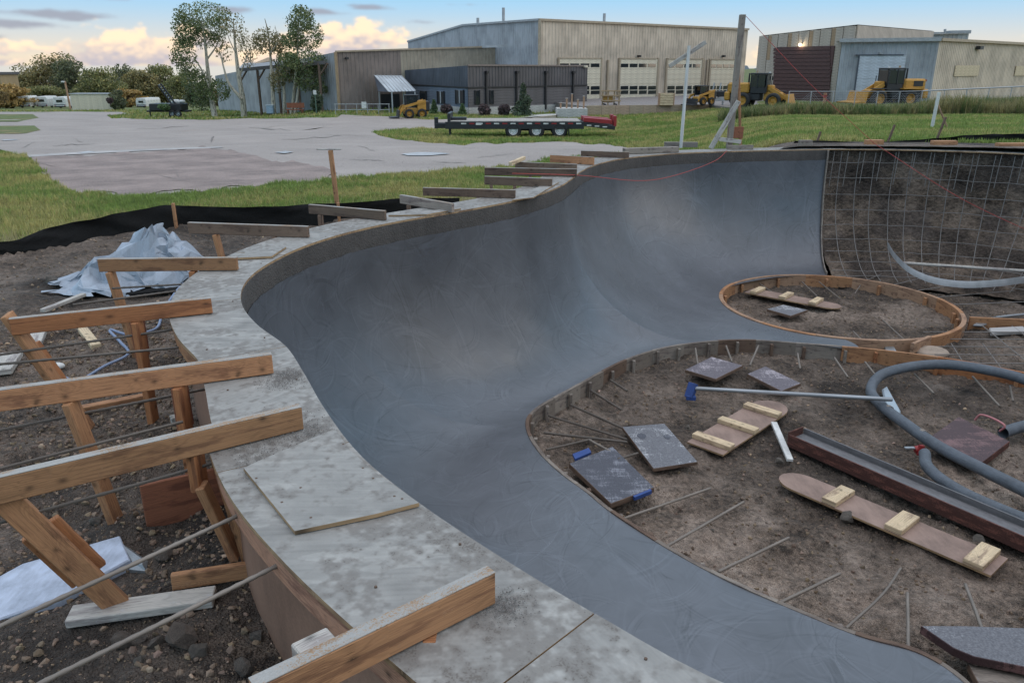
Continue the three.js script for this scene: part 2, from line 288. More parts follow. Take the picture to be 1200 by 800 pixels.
// a strip of rectangular section swept along a plan line, from offset o0 to o1 and level y0 to y1
function sweep(pts, o0, o1, y0, y1, su = 1, sv = 4) {
  const A = offset(pts, o0), B = offset(pts, o1), pos = [], uv = [], idx = []; let s = 0;
  const quad = (a, b, c, d, ua, ub, va, vb) => { const k = pos.length / 3; for (const q of [a, b, c, d]) pos.push(q[0], q[1], -q[2]); uv.push(ua, va, ub, va, ub, vb, ua, vb); idx.push(k, k + 1, k + 2, k, k + 2, k + 3); };
  const w = Math.abs(o1 - o0), h = y1 - y0;
  for (let i = 0; i < pts.length - 1; i++) {
    const L = Math.hypot(pts[i + 1][0] - pts[i][0], pts[i + 1][1] - pts[i][1]), u0 = s * su, u1 = (s + L) * su; s += L;
    const a0 = A[i], a1 = A[i + 1], b0 = B[i], b1 = B[i + 1];
    quad([a0[0], y0, a0[1]], [a1[0], y0, a1[1]], [a1[0], y1, a1[1]], [a0[0], y1, a0[1]], u0, u1, 0, h * sv);
    quad([b1[0], y0, b1[1]], [b0[0], y0, b0[1]], [b0[0], y1, b0[1]], [b1[0], y1, b1[1]], u1, u0, 0, h * sv);
    quad([a0[0], y1, a0[1]], [a1[0], y1, a1[1]], [b1[0], y1, b1[1]], [b0[0], y1, b0[1]], u0, u1, 0, w * sv);
    quad([b0[0], y0, b0[1]], [b1[0], y0, b1[1]], [a1[0], y0, a1[1]], [a0[0], y0, a0[1]], u0, u1, 0, w * sv);
  }
  const e = pts.length - 1;
  quad([B[0][0], y0, B[0][1]], [A[0][0], y0, A[0][1]], [A[0][0], y1, A[0][1]], [B[0][0], y1, B[0][1]], 0, w, 0, h * sv);
  quad([A[e][0], y0, A[e][1]], [B[e][0], y0, B[e][1]], [B[e][0], y1, B[e][1]], [A[e][0], y1, A[e][1]], 0, w, 0, h * sv);
  const g = new THREE.BufferGeometry(); g.setAttribute('position', new THREE.Float32BufferAttribute(pos, 3)); g.setAttribute('uv', new THREE.Float32BufferAttribute(uv, 2)); g.setIndex(idx); g.computeVertexNormals(); return g;
}
function inPoly(x, f, P) { let c = false; for (let i = 0, j = P.length - 1; i < P.length; j = i++) { const [xi, yi] = P[i], [xj, yj] = P[j]; if ((yi > f) !== (yj > f) && x < (xj - xi) * (f - yi) / (yj - yi) + xi) c = !c; } return c; }
function polyDist(x, f, P, closed = true) { let m = 1e9; for (let i = closed ? 0 : 1, j = closed ? P.length - 1 : 0; i < P.length; j = i++) { const [ax, ay] = P[j], [bx, by] = P[i], dx = bx - ax, dy = by - ay, t = Math.max(0, Math.min(1, ((x - ax) * dx + (f - ay) * dy) / (dx * dx + dy * dy || 1))); m = Math.min(m, Math.hypot(x - ax - t * dx, f - ay - t * dy)); } return m; }

// ---------- the lie of the land ----------
// lot and lawn slope away; the field beyond the far rim lies higher
function land(x, f) {
  const gl = -0.85 - 0.034 * f, flat = -2.75 - 0.002 * Math.max(0, f - 56);
  const gm = f > 50 ? lerp(gl, Math.max(gl, flat), sstep(50, 62, f)) : gl;
  const left = lerp(gl, gm, sstep(-24 - 0.06 * f, -10 - 0.06 * f, x));
  const right = Math.max(0.65 - 0.044 * f, -1.8);
  const k = sstep(0.13, 0.36, x / Math.max(6, f));
  return lerp(left, right, k) + (fbm(x * 0.15 + 50, f * 0.15 + 80, 3, 301) - 0.5) * 0.18 * sstep(14, 30, f);
}
function onLand(px, py, lift = 0) {
  const [u, d, fw] = ray(px, py); let t = 4, f = 0, x = 0;
  let lo = t; for (let i = 0; i < 200; i++) { x = u * t; f = fw * t; if (EYE - d * t < land(x, f) + lift) break; lo = t; t *= 1.06; } for (let i = 0; i < 12; i++) { const m = (lo + t) / 2; x = u * m; f = fw * m; if (EYE - d * m < land(x, f) + lift) t = m; else lo = m; }
  return [x, f];
}
const LV = (px, py) => { const [x, f] = onLand(px, py); return V(x, land(x, f), f); };

// ---------- bowl outline, [x, forward] ----------
const RIM = [[2.4, 0.9], [1.8, 0.95], [1.2, 1.13], [0.51, 1.51], [0.23, 1.76], [0, 1.99], [-0.31, 2.33], [-0.57, 2.67], [-0.81, 3.11], [-1.01, 3.54], [-1.2, 3.92], [-1.46, 4.28], [-1.67, 4.66], [-1.80, 5.05], [-1.85, 5.45], [-1.82, 5.88], [-1.73, 6.3], [-1.57, 6.72], [-1.33, 7.14], [-1.03, 7.52], [-0.69, 7.87], [-0.31, 8.27], [0.09, 8.77], [0.4, 9.32], [0.65, 9.95], [0.73, 10.25], [0.81, 10.55], [0.88, 10.85], [0.95, 11.15], [1.03, 11.42], [1.16, 11.78], [1.45, 12.4], [1.94, 13.03], [2.91, 13.69], [3.86, 13.98], [4.82, 14.2], [5.63, 14.35]];
const FOOT = [[2.75, 2.6], [2.72, 3.0], [2.7, 3.35], [2.66, 3.72], [2.52, 3.93], [2.21, 4.09], [1.92, 4.31], [1.55, 4.63], [1.26, 4.94], [0.94, 5.37], [0.79, 5.6], [0.65, 5.86], [0.5, 6.1], [0.38, 6.33], [0.28, 6.58], [0.21, 6.83], [0.175, 7.05], [0.17, 7.23], [0.21, 7.4], [0.31, 7.6], [0.56, 7.93], [0.8, 8.24], [1.06, 8.58], [1.47, 9.05], [1.96, 9.42], [2.57, 9.66], [3.14, 9.72], [3.85, 9.56], [4.42, 9.42], [4.38, 9.76], [3.74, 10.14], [3.33, 10.8], [3.21, 11.5], [3.5, 12.3], [4.27, 12.86], [4.8, 13.06], [5.41, 13.08]];
const RIMR = [[5.63, 14.35], [6.51, 14.3], [7.49, 14.1], [8.64, 13.55], [9.8, 12.3], [10.4, 10.5], [10.4, 8.5], [9.8, 6.5], [8.6, 4.6], [7, 3], [5.2, 1.8], [3.6, 1.1], [2.4, 0.9]];
const rimFine = smooth(RIM, 0.05), rimRight = smooth(RIMR, 0.1);
const bowlPoly = [...smooth(RIM, 0.2), ...smooth(RIMR, 0.4).slice(1, -1)];
const DEPTH = 2.0, LIPH = 0.19, ISLAND = -2.16;

// soil round the bowl: outline [x, forward], level
const SITE = [[-9, -3], [-8.6, 2], [-7.7, 5.5], [-6.9, 7.6], [-5.95, 9.05], [-5.3, 9.75], [-4.5, 10.45], [-3.25, 11.0], [-1.9, 11.7], [-0.9, 12.6], [0.0, 13.9], [1.2, 15.2], [3.2, 16.0], [5.4, 16.3], [8.2, 15.9], [10.6, 14.8], [12.3, 12], [12.6, 4], [10, -3]];
function soilBase(x, f) { const b = sstep(0.5, 4, x) * sstep(8, 13, f), e = sstep(6, 10.5, f) * (1 - sstep(-3, 1, x)); return -0.60 - 0.10 * e + 0.52 * b; }
function soilAt(x, f) {
  const r = polyDist(x, f, bowlPoly), n = (fbm(x * 0.9 + 20, f * 0.9 + 20, 4, 311) - 0.5) * 0.26 + (fbm(x * 5 + 20, f * 5 + 20, 4, 313) - 0.5) * 0.12;
  let y = soilBase(x, f) + n - 0.05 * Math.exp(-r * 2);
  const edge = polyDist(x, f, SITE), g = land(x, f) + 0.03; if (edge < 1.2 && x > -1) y = lerp(g, y, sstep(0, 1.2, edge));
  return Math.max(y, x > 1 ? g : -9);
}
// ground sheet to the horizon, lowered under the building site
{
  const line = (lo, hi, mid0, mid1, fine, grow) => { const a = []; for (let v = mid0; v <= mid1; v += fine) a.push(v); let s = fine; for (let v = mid1; v < hi;) { s *= grow; v += s; a.push(v); } s = fine; const b = []; for (let v = mid0; v > lo;) { s *= grow; v -= s; b.push(v); } return [...b.reverse(), ...a]; };
  const xs = line(-900, 900, -30, 30, 0.8, 1.12), fs = line(-60, 1200, -4, 60, 0.8, 1.12), pos = [], uv = [], idx = [];
  for (const f of fs) for (const x of xs) { let y = land(x, f); if (inPoly(x, f, SITE) && polyDist(x, f, SITE) > 0.9) y = -3.2; pos.push(x, y, -f); uv.push(x / 9, f / 9); }
  for (let j = 0; j < fs.length - 1; j++) for (let i = 0; i < xs.length - 1; i++) { const a = j * xs.length + i, b = a + xs.length; idx.push(a, a + 1, b + 1, a, b + 1, b); }
  const g = new THREE.BufferGeometry(); g.setAttribute('position', new THREE.Float32BufferAttribute(pos, 3)); g.setAttribute('uv', new THREE.Float32BufferAttribute(uv, 2)); g.setIndex(idx); g.computeVertexNormals();
  struct('ground', g, M.turf);
}
// a grid clipped to a plan region
function gridSheet(x0, x1, f0, f1, step, keep, height, uvs, tone) {
  const nx = Math.round((x1 - x0) / step), nf = Math.round((f1 - f0) / step), id = new Int32Array((nx + 1) * (nf + 1)).fill(-1), pos = [], uv = [], col = [], idx = [], ok = new Uint8Array((nx + 1) * (nf + 1));
  for (let j = 0; j <= nf; j++) for (let i = 0; i <= nx; i++) if (keep(x0 + i * step, f0 + j * step)) ok[j * (nx + 1) + i] = 1;
  const vert = (i, j) => { const k = j * (nx + 1) + i; if (id[k] < 0) { id[k] = pos.length / 3; const x = x0 + i * step, f = f0 + j * step; pos.push(x, height(x, f), -f); uv.push(x / uvs, f / uvs); if (tone) col.push(...tone(x, f)); } return id[k]; };
  for (let j = 0; j < nf; j++) for (let i = 0; i < nx; i++) { const k = j * (nx + 1) + i; if (ok[k] + ok[k + 1] + ok[k + nx + 1] + ok[k + nx + 2] < 2) continue; const a = vert(i, j), b = vert(i + 1, j), c = vert(i + 1, j + 1), d = vert(i, j + 1); idx.push(a, b, c, a, c, d); }
  const g = new THREE.BufferGeometry(); g.setAttribute('position', new THREE.Float32BufferAttribute(pos, 3)); g.setAttribute('uv', new THREE.Float32BufferAttribute(uv, 2)); if (tone) g.setAttribute('color', new THREE.Float32BufferAttribute(col, 3)); g.setIndex(idx); g.computeVertexNormals(); return g;
}
// patches of drier and damper earth, broken by their own grain
const earth = (x, f) => { const a = fbm(x * 0.7 + 31, f * 0.7 + 9, 5, 321), b = fbm(x * 3 + 7, f * 3 + 3, 4, 323), w = 0.74 + (a - 0.5) * 1.5 + (b - 0.5) * 0.8; return [w * 0.98, w * lerp(0.94, 1.02, b), w * lerp(0.90, 1.05, b)]; };
struct('soil', gridSheet(-9, 12.6, -3, 16.4, 0.08, (x, f) => inPoly(x, f, SITE) && !(inPoly(x, f, bowlPoly) || (polyDist(x, f, bowlPoly) < 0.10)), soilAt, 1.6, earth), M.soil);
const footPoly = smooth(FOOT, 0.1);
function floorAt(x, f) {
  const k = fbm(x * 2.2 + 5, f * 2.2 + 5, 4, 331), n = (k - 0.5) * 0.12 + (fbm(x * 7 + 9, f * 7 + 4, 4, 333) - 0.5) * 0.085 + (fbm(x * 20 + 9, f * 20 + 4, 2, 335) - 0.5) * 0.03;
  return ISLAND - 0.02 + n;
}
struct('bowl_floor_soil', gridSheet(-0.3, 10.5, 0.8, 14.4, 0.045, (x, f) => inPoly(x, f, bowlPoly) && x > -0.2 && f > 2.2, (x, f) => { let y = floorAt(x, f); return y; }, 1.6, earth), M.soil);

// ---------- concrete bowl ----------
// the wall is plumb below the lip, then sweeps into the flat
function profile(w, th) { return [w * (1 - Math.cos(th)), -LIPH - 0.05 - (DEPTH - LIPH - 0.05) * Math.sin(th)]; }
{
  const R = new THREE.CatmullRomCurve3(RIM.map(p => V(p[0], 0, p[1])), false, 'centripetal'), Q = new THREE.CatmullRomCurve3(FOOT.map(p => V(p[0], 0, p[1])), false, 'centripetal');
  const NS = 620, NT = 36, pos = [], uv = [], col = [], idx = []; let s = 0, last = null;
  // spread samples evenly over the knots' own parameter
  for (let i = 0; i <= NS; i++) {
    const a = R.getPoint(i / NS), b = Q.getPoint(i / NS), d = b.clone().sub(a), L = d.length(); d.normalize(); if (last) s += a.distanceTo(last); last = a;
    const w = Math.min(1.72, L * 0.93); let along = 0, pd = 0, py = 0;
    for (let j = 0; j <= NT; j++) {
      let dd, y;
      if (j === 0) { dd = 0.012; y = -LIPH + 0.018 * (fbm(s * 9, 3, 4, 341) - 0.5); } else if (j <= 30) { [dd, y] = profile(w, (j - 1) / 29 * Math.PI / 2); dd += 0.012; } else { dd = lerp(w + 0.012, L, (j - 30) / (NT - 30)); y = -DEPTH; }
      along += Math.hypot(dd - pd, y - py); pd = dd; py = y;
      const x = a.x + d.x * dd, z = a.z + d.z * dd, wob = (fbm(x * 1.3 + 9, -z * 1.3 + y + 7, 3, 343) - 0.5) * 0.012;
      pos.push(x, y + (j > 20 ? wob : 0), z); uv.push(s / 4, along / 4 + s * 0.01);
      // cement of uneven cure: darker and paler drifts
      const m = fbm(s * 0.55 + 3, along * 0.9 + 11, 5, 345), m2 = fbm(s * 2.2 + 3, along * 1.2 + 11, 4, 347), v = 0.84 + (m - 0.5) * 0.30 + (m2 - 0.5) * 0.25; col.push(v, v, v);
    }
  }
  for (let i = 0; i < NS; i++) for (let j = 0; j < NT; j++) { const a = i * (NT + 1) + j, b = a + NT + 1; idx.push(a, b, b + 1, a, b + 1, a + 1); }
  const g = new THREE.BufferGeometry(); g.setAttribute('position', new THREE.Float32BufferAttribute(pos, 3)); g.setAttribute('uv', new THREE.Float32BufferAttribute(uv, 2)); g.setAttribute('color', new THREE.Float32BufferAttribute(col, 3)); g.setIndex(idx); g.computeVertexNormals();
  const bowl = thing('concrete_bowl', 'smooth grey concrete skate bowl with curved walls, freshly trowelled', 'skate bowl', V(0, -2, 6));
  part(bowl, 'shell', g, M.conc);
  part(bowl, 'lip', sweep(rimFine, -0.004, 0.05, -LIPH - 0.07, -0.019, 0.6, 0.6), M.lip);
  // cast edge where the pour stops, and the timber strip against it
  const e = rimFine.length - 1, p0 = RIM[RIM.length - 1], q0 = FOOT[FOOT.length - 1], dx = q0[0] - p0[0], df = q0[1] - p0[1], L = Math.hypot(dx, df), w = Math.min(1.72, L * 0.93), edge = [];
  for (let k = 0; k <= 14; k++) { const [dd, y] = profile(w, k / 14 * Math.PI / 2); edge.push(V(p0[0] + dx / L * dd + 0.012, y, p0[1] + df / L * dd)); }
  edge.unshift(V(p0[0] + 0.012, -0.02, p0[1]));
  for (let k = 0; k < edge.length - 1; k++) part(bowl, 'stop_strip', bar(edge[k], edge[k + 1], 0.10, 0.02, false), M.grey);
}

// ---------- soil wall and reinforcing grid beyond the pour ----------
function wallPoint(p, n, th, out) { const [dd, y] = profile(1.5, th); return [p[0] - n[0] * (dd - out * Math.cos(th)), y - out * Math.sin(th) + (th < 0.001 ? 0 : 0), p[1] - n[1] * (dd - out * Math.cos(th))]; }
{
  const P = rimRight, N = normals(P), NT = 40, pos = [], uv = [], col = [], idx = []; let s = 0;
  for (let i = 0; i < P.length; i++) {
    if (i) s += Math.hypot(P[i][0] - P[i - 1][0], P[i][1] - P[i - 1][1]);
    for (let j = 0; j <= NT; j++) {
      const th = Math.max(0, (j - 2) / (NT - 2)) * Math.PI / 2, n = (fbm(s * 1.6 + 4, j * 0.16 + 4, 5, 351) - 0.5) * 0.16 + (fbm(s * 7, j * 0.7, 3, 352) - 0.5) * 0.05;
      let q = wallPoint(P[i], N[i], th, 0.14 + n * (j > 4 ? 1 : 0.2)); if (j < 2) q = [q[0], -0.02 - 0.1 * j, q[2]];
      pos.push(q[0], q[1], -q[2]); uv.push(s / 1.6, j * 0.07);
      const c = 0.9 + (fbm(s * 1.1 + 2, j * 0.12 + 2, 5, 353) - 0.5) * 0.9, damp = sstep(0.42, 0.58, fbm(s * 1.7 + 12, j * 0.22 + 8, 5, 355)); col.push(c * lerp(1.1, 0.6, damp), c * lerp(1.08, 0.6, damp), c * lerp(1.04, 0.62, damp));
    }
  }
  for (let i = 0; i < P.length - 1; i++) for (let j = 0; j < NT; j++) { const a = i * (NT + 1) + j, b = a + NT + 1; idx.push(a, b, b + 1, a, b + 1, a + 1); }
  const g = new THREE.BufferGeometry(); g.setAttribute('position', new THREE.Float32BufferAttribute(pos, 3)); g.setAttribute('uv', new THREE.Float32BufferAttribute(uv, 2)); g.setAttribute('color', new THREE.Float32BufferAttribute(col, 3)); g.setIndex(idx); g.computeVertexNormals();
  struct('excavated_soil_bank', g, M.soil);
  const grid = thing('rebar_grid', 'steel reinforcing grid of crossed bars against the dark excavated bank', 'rebar grid', V(6.5, -2, 13));
  const fine = smooth(RIMR, 0.05), FN = normals(fine), rr = rng(61);
  const at = (d, th, out) => { const k = Math.max(0, Math.min(fine.length - 1.001, d / 0.05)), i = Math.floor(k), t = k - i, mix = (a, b) => [lerp(a[0], b[0], t), lerp(a[1], b[1], t)], q = wallPoint(mix(fine[i], fine[i + 1]), mix(FN[i], FN[i + 1]), th, out); return V(q[0], q[1], q[2]); };
  for (let k = 0; k < 13; k++) {
    const d = 0.28 + k * 0.31 + (rr() - 0.5) * 0.05, pts = [at(d, 0, 0.05).setY(-0.05)];
    for (let j = 0; j <= 10; j++) pts.push(at(d - j * 0.01 + (rr() - 0.5) * 0.01, j / 10 * 1.52, 0.055));
    part(grid, 'bar', tube(pts, 0.0072, 26, 5), M.gridBar);
  }
  for (let k = 0; k < 15; k++) { const d = 0.15 + k * 0.27 + (rr() - 0.5) * 0.12, l = 0.45 + rr() * 0.25; part(grid, 'bar', rod(at(d, 0, 0.03).setY(-0.04), at(d - 0.02, 0, 0.03).setY(-l), 0.007, 5), M.gridBar); }
  [-0.22, -0.50, -0.78, -1.04, -1.28, -1.5, -1.68, -1.82, -1.92, -1.97].forEach(y => {
    const th = Math.asin(Math.min(1, Math.max(0, (-y - LIPH - 0.05) / (DEPTH - LIPH - 0.05)))), pts = []; for (let d = 0; d <= 4.6; d += 0.25) { const q = at(d, th, 0.045); q.y += (rr() - 0.5) * 0.02; pts.push(q); }
    part(grid, 'bar', tube(pts, 0.006, 40, 5), M.gridBar);
  });
  // bars on the flat between the round form and the straight form
  for (let k = 0; k < 7; k++) { const x = 5.6 + k * 0.42; part(grid, 'bar', rod(V(x + 0.25, -2.085, 10.6 - (x > 6.4 ? 0 : 0.75)), V(x - 0.05, -2.085, 8.9), 0.007, 5), M.gridBar); }
  for (let k = 0; k < 5; k++) part(grid, 'bar', rod(V(5.3 + k * 0.1, -2.075, 9.1 + k * 0.3), V(9, -2.075, 9.0 + k * 0.32), 0.007, 5), M.gridBar);
  for (let k = 0; k < 6; k++) { const a = 0.1 + k * 0.22; part(grid, 'bar', rod(V(4.9 + 1.75 * Math.cos(a), -2.07, 11.4 + 1.75 * Math.sin(a)), V(4.9 + 3.4 * Math.cos(a), -2.03, 11.4 + 2.7 * Math.sin(a)), 0.007, 5), M.gridBar); }
}

// ---------- plywood deck round the rim ----------
const rimDeck = smooth([...RIM.slice(0, -1), ...RIMR.slice(0, 5)], 0.05);
const deckWidth = f => f < 3 ? 0.50 : lerp(0.46, 0.42, sstep(3, 5, f));
{
  const deck = thing('plywood_deck', 'pale plywood formwork deck following the curved rim of the bowl', 'formwork deck', V(-1, 0, 4));
  const N = normals(rimDeck), out = rimDeck.map((p, i) => { const w = deckWidth(p[1]); return [p[0] + N[i][0] * w, p[1] + N[i][1] * w]; });
  const r = rng(91); let i = 0, k = 0;
  while (i < rimDeck.length - 4) {
    const n = 16 + Math.floor(r() * 12), j = Math.min(rimDeck.length - 1, i + n), lap = k % 7 === 3 ? 2 : 0, poly = [];
    for (let q = i; q <= j; q += 2) poly.push([rimDeck[q][0] + N[q][0] * 0.004 * 0, rimDeck[q][1]]); if ((j - i) % 2) poly.push(rimDeck[j]);
    for (let q = j; q >= i; q -= 2) poly.push(out[q]); if ((j - i) % 2) poly.push(out[i]);
    // a hair's gap between sheets
    const c = poly.reduce((a, b) => [a[0] + b[0] / poly.length, a[1] + b[1] / poly.length], [0, 0]), pp = poly.map(([x, f]) => [c[0] + (x - c[0]) * 0.996, c[1] + (f - c[1]) * 0.996]);
    const y = (r() - 0.5) * 0.004, g = slabPoly(pp, -0.019 + y, y + 0.0); const uv = g.attributes.uv, a = r() * 6.28, ca = Math.cos(a), sa = Math.sin(a), ox = r(), oy = r();
    for (let q = 0; q < uv.count; q++) { const x = uv.getX(q), v = uv.getY(q); uv.setXY(q, (x * ca - v * sa) * 0.62 + ox, (x * sa + v * ca) * 0.62 + oy); }
    part(deck, 'plywood_sheet', g, [M.deck, M.plyEdge]);
    i = j; k++;
  }
  // patches laid over the joints
  const lay = (px, t, y = 0.003) => { const g = slabPoly(px.map(([a, b]) => gp(a, b, y + t)), y, y + t), uv = g.attributes.uv; for (let q = 0; q < uv.count; q++) uv.setXY(q, uv.getX(q) * 0.55 + 0.13, uv.getY(q) * 0.55 + 0.61); part(deck, 'overlaid_sheet', g, [M.deck, M.plyEdge]); };
  lay([[285, 548], [300, 541], [392, 502], [410, 527], [438, 552], [491, 589], [440, 602], [345, 622]], 0.014);
  lay([[277, 302], [293, 292], [335, 289], [318, 300]], 0.015); lay([[455, 252], [490, 247], [540, 244], [500, 251]], 0.015); lay([[600, 234], [640, 214], [655, 213], [625, 231]], 0.012);
  for (const [a, b] of [[364, 606], [437, 560], [462, 581], [471, 584], [330, 588], [352, 571], [300, 560], [402, 520], [425, 548]]) { const [x, f] = gp(a, b, 0.018); part(deck, 'nail', rod(V(x, 0.0165, f), V(x, 0.0182, f), 0.0045, 7), M.dull); }
  for (const q of [8, 14, 30, 44, 58, 66, 90, 104, 120, 140, 160, 184]) for (const o of [0.05, 0.36]) { const p = rimDeck[q], x = p[0] + N[q][0] * o, f = p[1] + N[q][1] * o; part(deck, 'nail', rod(V(x, -0.002, f), V(x, 0.0035, f), 0.0045, 7), M.dull); }
  // curved edge joist and the bent sheathing below it
  const near = out.slice(0, rimDeck.findIndex(p => p[1] > 13.6));
  const seg = (a, b) => near.slice(a, b + 1);
  for (let q = 0; q < near.length - 4; q += 40) part(deck, 'edge_joist', sweep(seg(q, Math.min(near.length - 1, q + 40)), -0.045, -0.012, -0.112, -0.022, 1, 4), k++ % 3 ? M.joist : M.orange);
  for (let q = 0; q < near.length - 4; q += 46) part(deck, 'sheathing', sweep(seg(q, Math.min(near.length - 1, q + 46)), -0.085, -0.072, -0.80, -0.114, 0.5, 0.5), M.skirt);
}

// ---------- braces over the deck ----------
const soilV = (x, f, up = 0) => V(x, soilAt(x, f) + up, f);
// [inner end, outer end (pixels of the lower edge), timber, height, thickness, legs: [place along, kind], label]
const braces = [
  [[576, 703], [300, 842], 'orange', 0.10, 0.042, [[0.30, 's']], 'long timber brace ending on the bare plywood, with a small wood block beside it'],
  [[354, 501], [-70, 606], 'orange', 0.098, 0.042, [[0.34, 'g'], [0.83, 'd']], 'long orange brace resting on sandy plywood with a forked stake below'],
  [[320, 436], [-60, 489], 'orange', 0.096, 0.042, [[0.32, 'w'], [0.66, 't']], 'orange brace jointed near its outer end by a dark strap line'],
  [[249, 366], [14, 392], 'orange2', 0.092, 0.04, [[0.40, 'w'], [0.985, 'd']], 'orange brace carried by a leaning outer stake with knots'],
  [[279, 316], [117, 318], 'orange', 0.092, 0.04, [[0.33, 's'], [0.93, 't']], 'brown topped brace in front of the crumpled tarp'],
  [[362, 278], [222, 273], 'brown', 0.095, 0.04, [[0.28, 's'], [0.78, 't']], 'weathered brown brace beside the wooden fence stake'],
  [[452, 258], [363, 250], 'brown', 0.09, 0.04, [[0.3, 's'], [0.86, 's']], 'grey brown brace before the black fabric fence'],
  [[531, 249], [470, 238], 'grey', 0.09, 0.04, [[0.85, 's']], 'short grey brace lying at a slant across the deck'],
  [[604, 232], [496, 229], 'brown', 0.09, 0.04, [[0.4, 's']], 'dark weathered brace longest of those past the slanting grey brace'],
  [[647, 219], [568, 216], 'brown', 0.10, 0.04, [[0.3, 's'], [0.55, 's'], [0.9, 's']], 'reddish brace on three short posts'],
  [[676, 207], [568, 205], 'brown', 0.10, 0.04, [[0.5, 's']], 'reddish brace lying close behind the three posted brace'],
  [[676, 200], [604, 197], 'brown', 0.09, 0.04, [[0.5, 's']], 'short red brown brace with a pale batten on it'],
  [[696, 193], [645, 190], 'orange', 0.11, 0.04, [[0.6, 's']], 'short bright orange brace at the turn of the far rim'],
  [[737, 185], [681, 183], 'brown', 0.09, 0.04, [[0.6, 's']], 'dull red brace following the orange brace along the rim'],
];
let braceN = 0;
for (const [a, b, m, h, t, legs, label] of braces) {
  // no two boards come from the same tree
  const shade = [1, 0.82, 1.08, 0.9, 0.74, 1, 0.86, 1.1, 0.8, 0.92, 0.7, 1.05, 1.1, 0.85][braceN], red = [1, 0.96, 1.05, 1.02, 0.98][braceN % 5], board = M[m].clone(); board.color.multiplyScalar(shade); board.color.r *= red; board.map = T.wood.clone(); board.map.offset.set(braceN * 0.137, braceN * 0.311); board.map.repeat.set(0.7 + (braceN % 3) * 0.25, 1); board.map.needsUpdate = true; braceN++;
  const A = GV(a[0], a[1], 0.003), B = GV(b[0], b[1], 0.003), root = thing('timber_brace', label, 'timber brace', A.clone(), 'braces over the bowl deck');
  const g = bar(A, B, h, t), cap = bar(A.clone().setY(h + 0.0025), B.clone().setY(h + 0.0025), 0.003, t * 0.94);
  const beam = part(root, 'beam', g, board); part(root, 'cement_film', cap, M.slurry, beam);
  const dir = B.clone().sub(A).normalize(), side = new THREE.Vector3(-dir.z, 0, dir.x);
  for (const [k, kind] of legs) {
    const p = A.clone().lerp(B, k).setY(0), foot = soilV(p.x, -p.z, -0.06), mm = M[m === 'brown' || m === 'grey' ? 'brown' : m === 'red' ? 'red' : 'orange2'];
    const gap = side.clone().multiplyScalar(-(t / 2 + 0.022)), none = new THREE.Vector3();
    if (kind === 's') part(root, 'leg', bar(foot.clone(), p.clone().setY(0.001), 0.085, 0.038, false, 0), mm);
    if (kind === 'w') { const up = p.clone().setY(0.001); part(root, 'leg', bar(foot.clone(), up, 0.088, 0.036, false), M.orange2); part(root, 'gusset', bar(p.clone().addScaledVector(side, 0.034).setY(-0.24), p.clone().addScaledVector(side, 0.034).setY(-0.002), 0.13, 0.03, false), M.red); }
    if (kind === 't') { const f2 = foot.clone().addScaledVector(dir, -0.10), q = p.clone().setY(0.001); part(root, 'leg', bar(f2, q, 0.088, 0.036, false), M.orange); }
    if (kind === 'd') { const f2 = soilV(p.x - dir.x * 0.28, -(p.z - dir.z * 0.28), -0.06).addScaledVector(side, 0.04), q = p.clone().addScaledVector(side, 0.04).addScaledVector(dir, 0.03).setY(k > 0.95 ? h * 1.2 : -0.002); part(root, 'leg', bar(f2, q, 0.088, 0.036, false), M.orange); part(root, 'cleat', bar(f2.clone().lerp(q, 0.35).addScaledVector(side, 0.035), f2.clone().lerp(q, 0.74).addScaledVector(side, 0.035), 0.14, 0.03, false), M.orange2); }
    if (kind === 'g') {
      const f1 = foot.clone().addScaledVector(dir, -0.09), up = p.clone().addScaledVector(side, 0.0);
      part(root, 'cleat', bar(up.clone().addScaledVector(side, 0.037).setY(-0.16), up.clone().addScaledVector(side, 0.037).setY(-0.002), 0.095, 0.036, false), M.orange2);
      part(root, 'leg', bar(f1.clone().setY(foot.y + 0.14), up.clone().setY(-0.13), 0.06, 0.036, false), M.orange); part(root, 'leg', bar(f1.clone().addScaledVector(dir, -0.06).setY(foot.y), up.clone().addScaledVector(dir, -0.07).setY(-0.02), 0.05, 0.036, false), M.orange);
    }
  }
  // nail heads on the face
  const rr = rng(Math.round(a[0] * 7 + a[1])); for (let i = 0; i < 4; i++) { const k = 0.06 + rr() * 0.5, p = A.clone().lerp(B, k).setY(h * (0.3 + rr() * 0.45)).addScaledVector(side, t / 2 + 0.0005), e = p.clone().addScaledVector(side, 0.0035); part(root, 'nail', rod(p, e, 0.0055, 6), M.dull, beam); }
}
solo('wood_batten', 'pale new batten lying on the short red brown brace', 'batten', bar(GV(598, 194, 0.1), GV(614, 187, 0.1), 0.05, 0.05), M.pine);
solo('timber_offcut', 'long grey offcut lying along the far rim', 'timber offcut', bar(GV(731, 180, 0.004), GV(794, 178, 0.004), 0.09, 0.12), M.grey);
solo('wood_block', 'small sawn block wedged between rebar and the long brace on bare plywood', 'wood block', bar(GV(350, 786, 0.0), GV(392, 765, 0.0), 0.06, 0.07), M.pale);
[[1014, 1034, 170, 'squared block on the far rim behind the string'], [1092, 1120, 171, 'broken block end on the far rim beside the black fabric'], [1168, 1206, 174, 'pair sized long block on the far rim over the lighter earth']].forEach(([a, b, y, l]) => solo('wood_block', l, 'wood block', bar(GV(a, y, 0.004).setY(0.002), GV(b, y, 0.004).setY(0.002), 0.10, 0.14), M.orange));
solo('timber_offcut', 'small grey plank end lying on the far rim between post and stake', 'timber offcut', bar(GV(936, 172, 0.003), GV(951, 172, 0.003), 0.12, 0.10), M.grey);

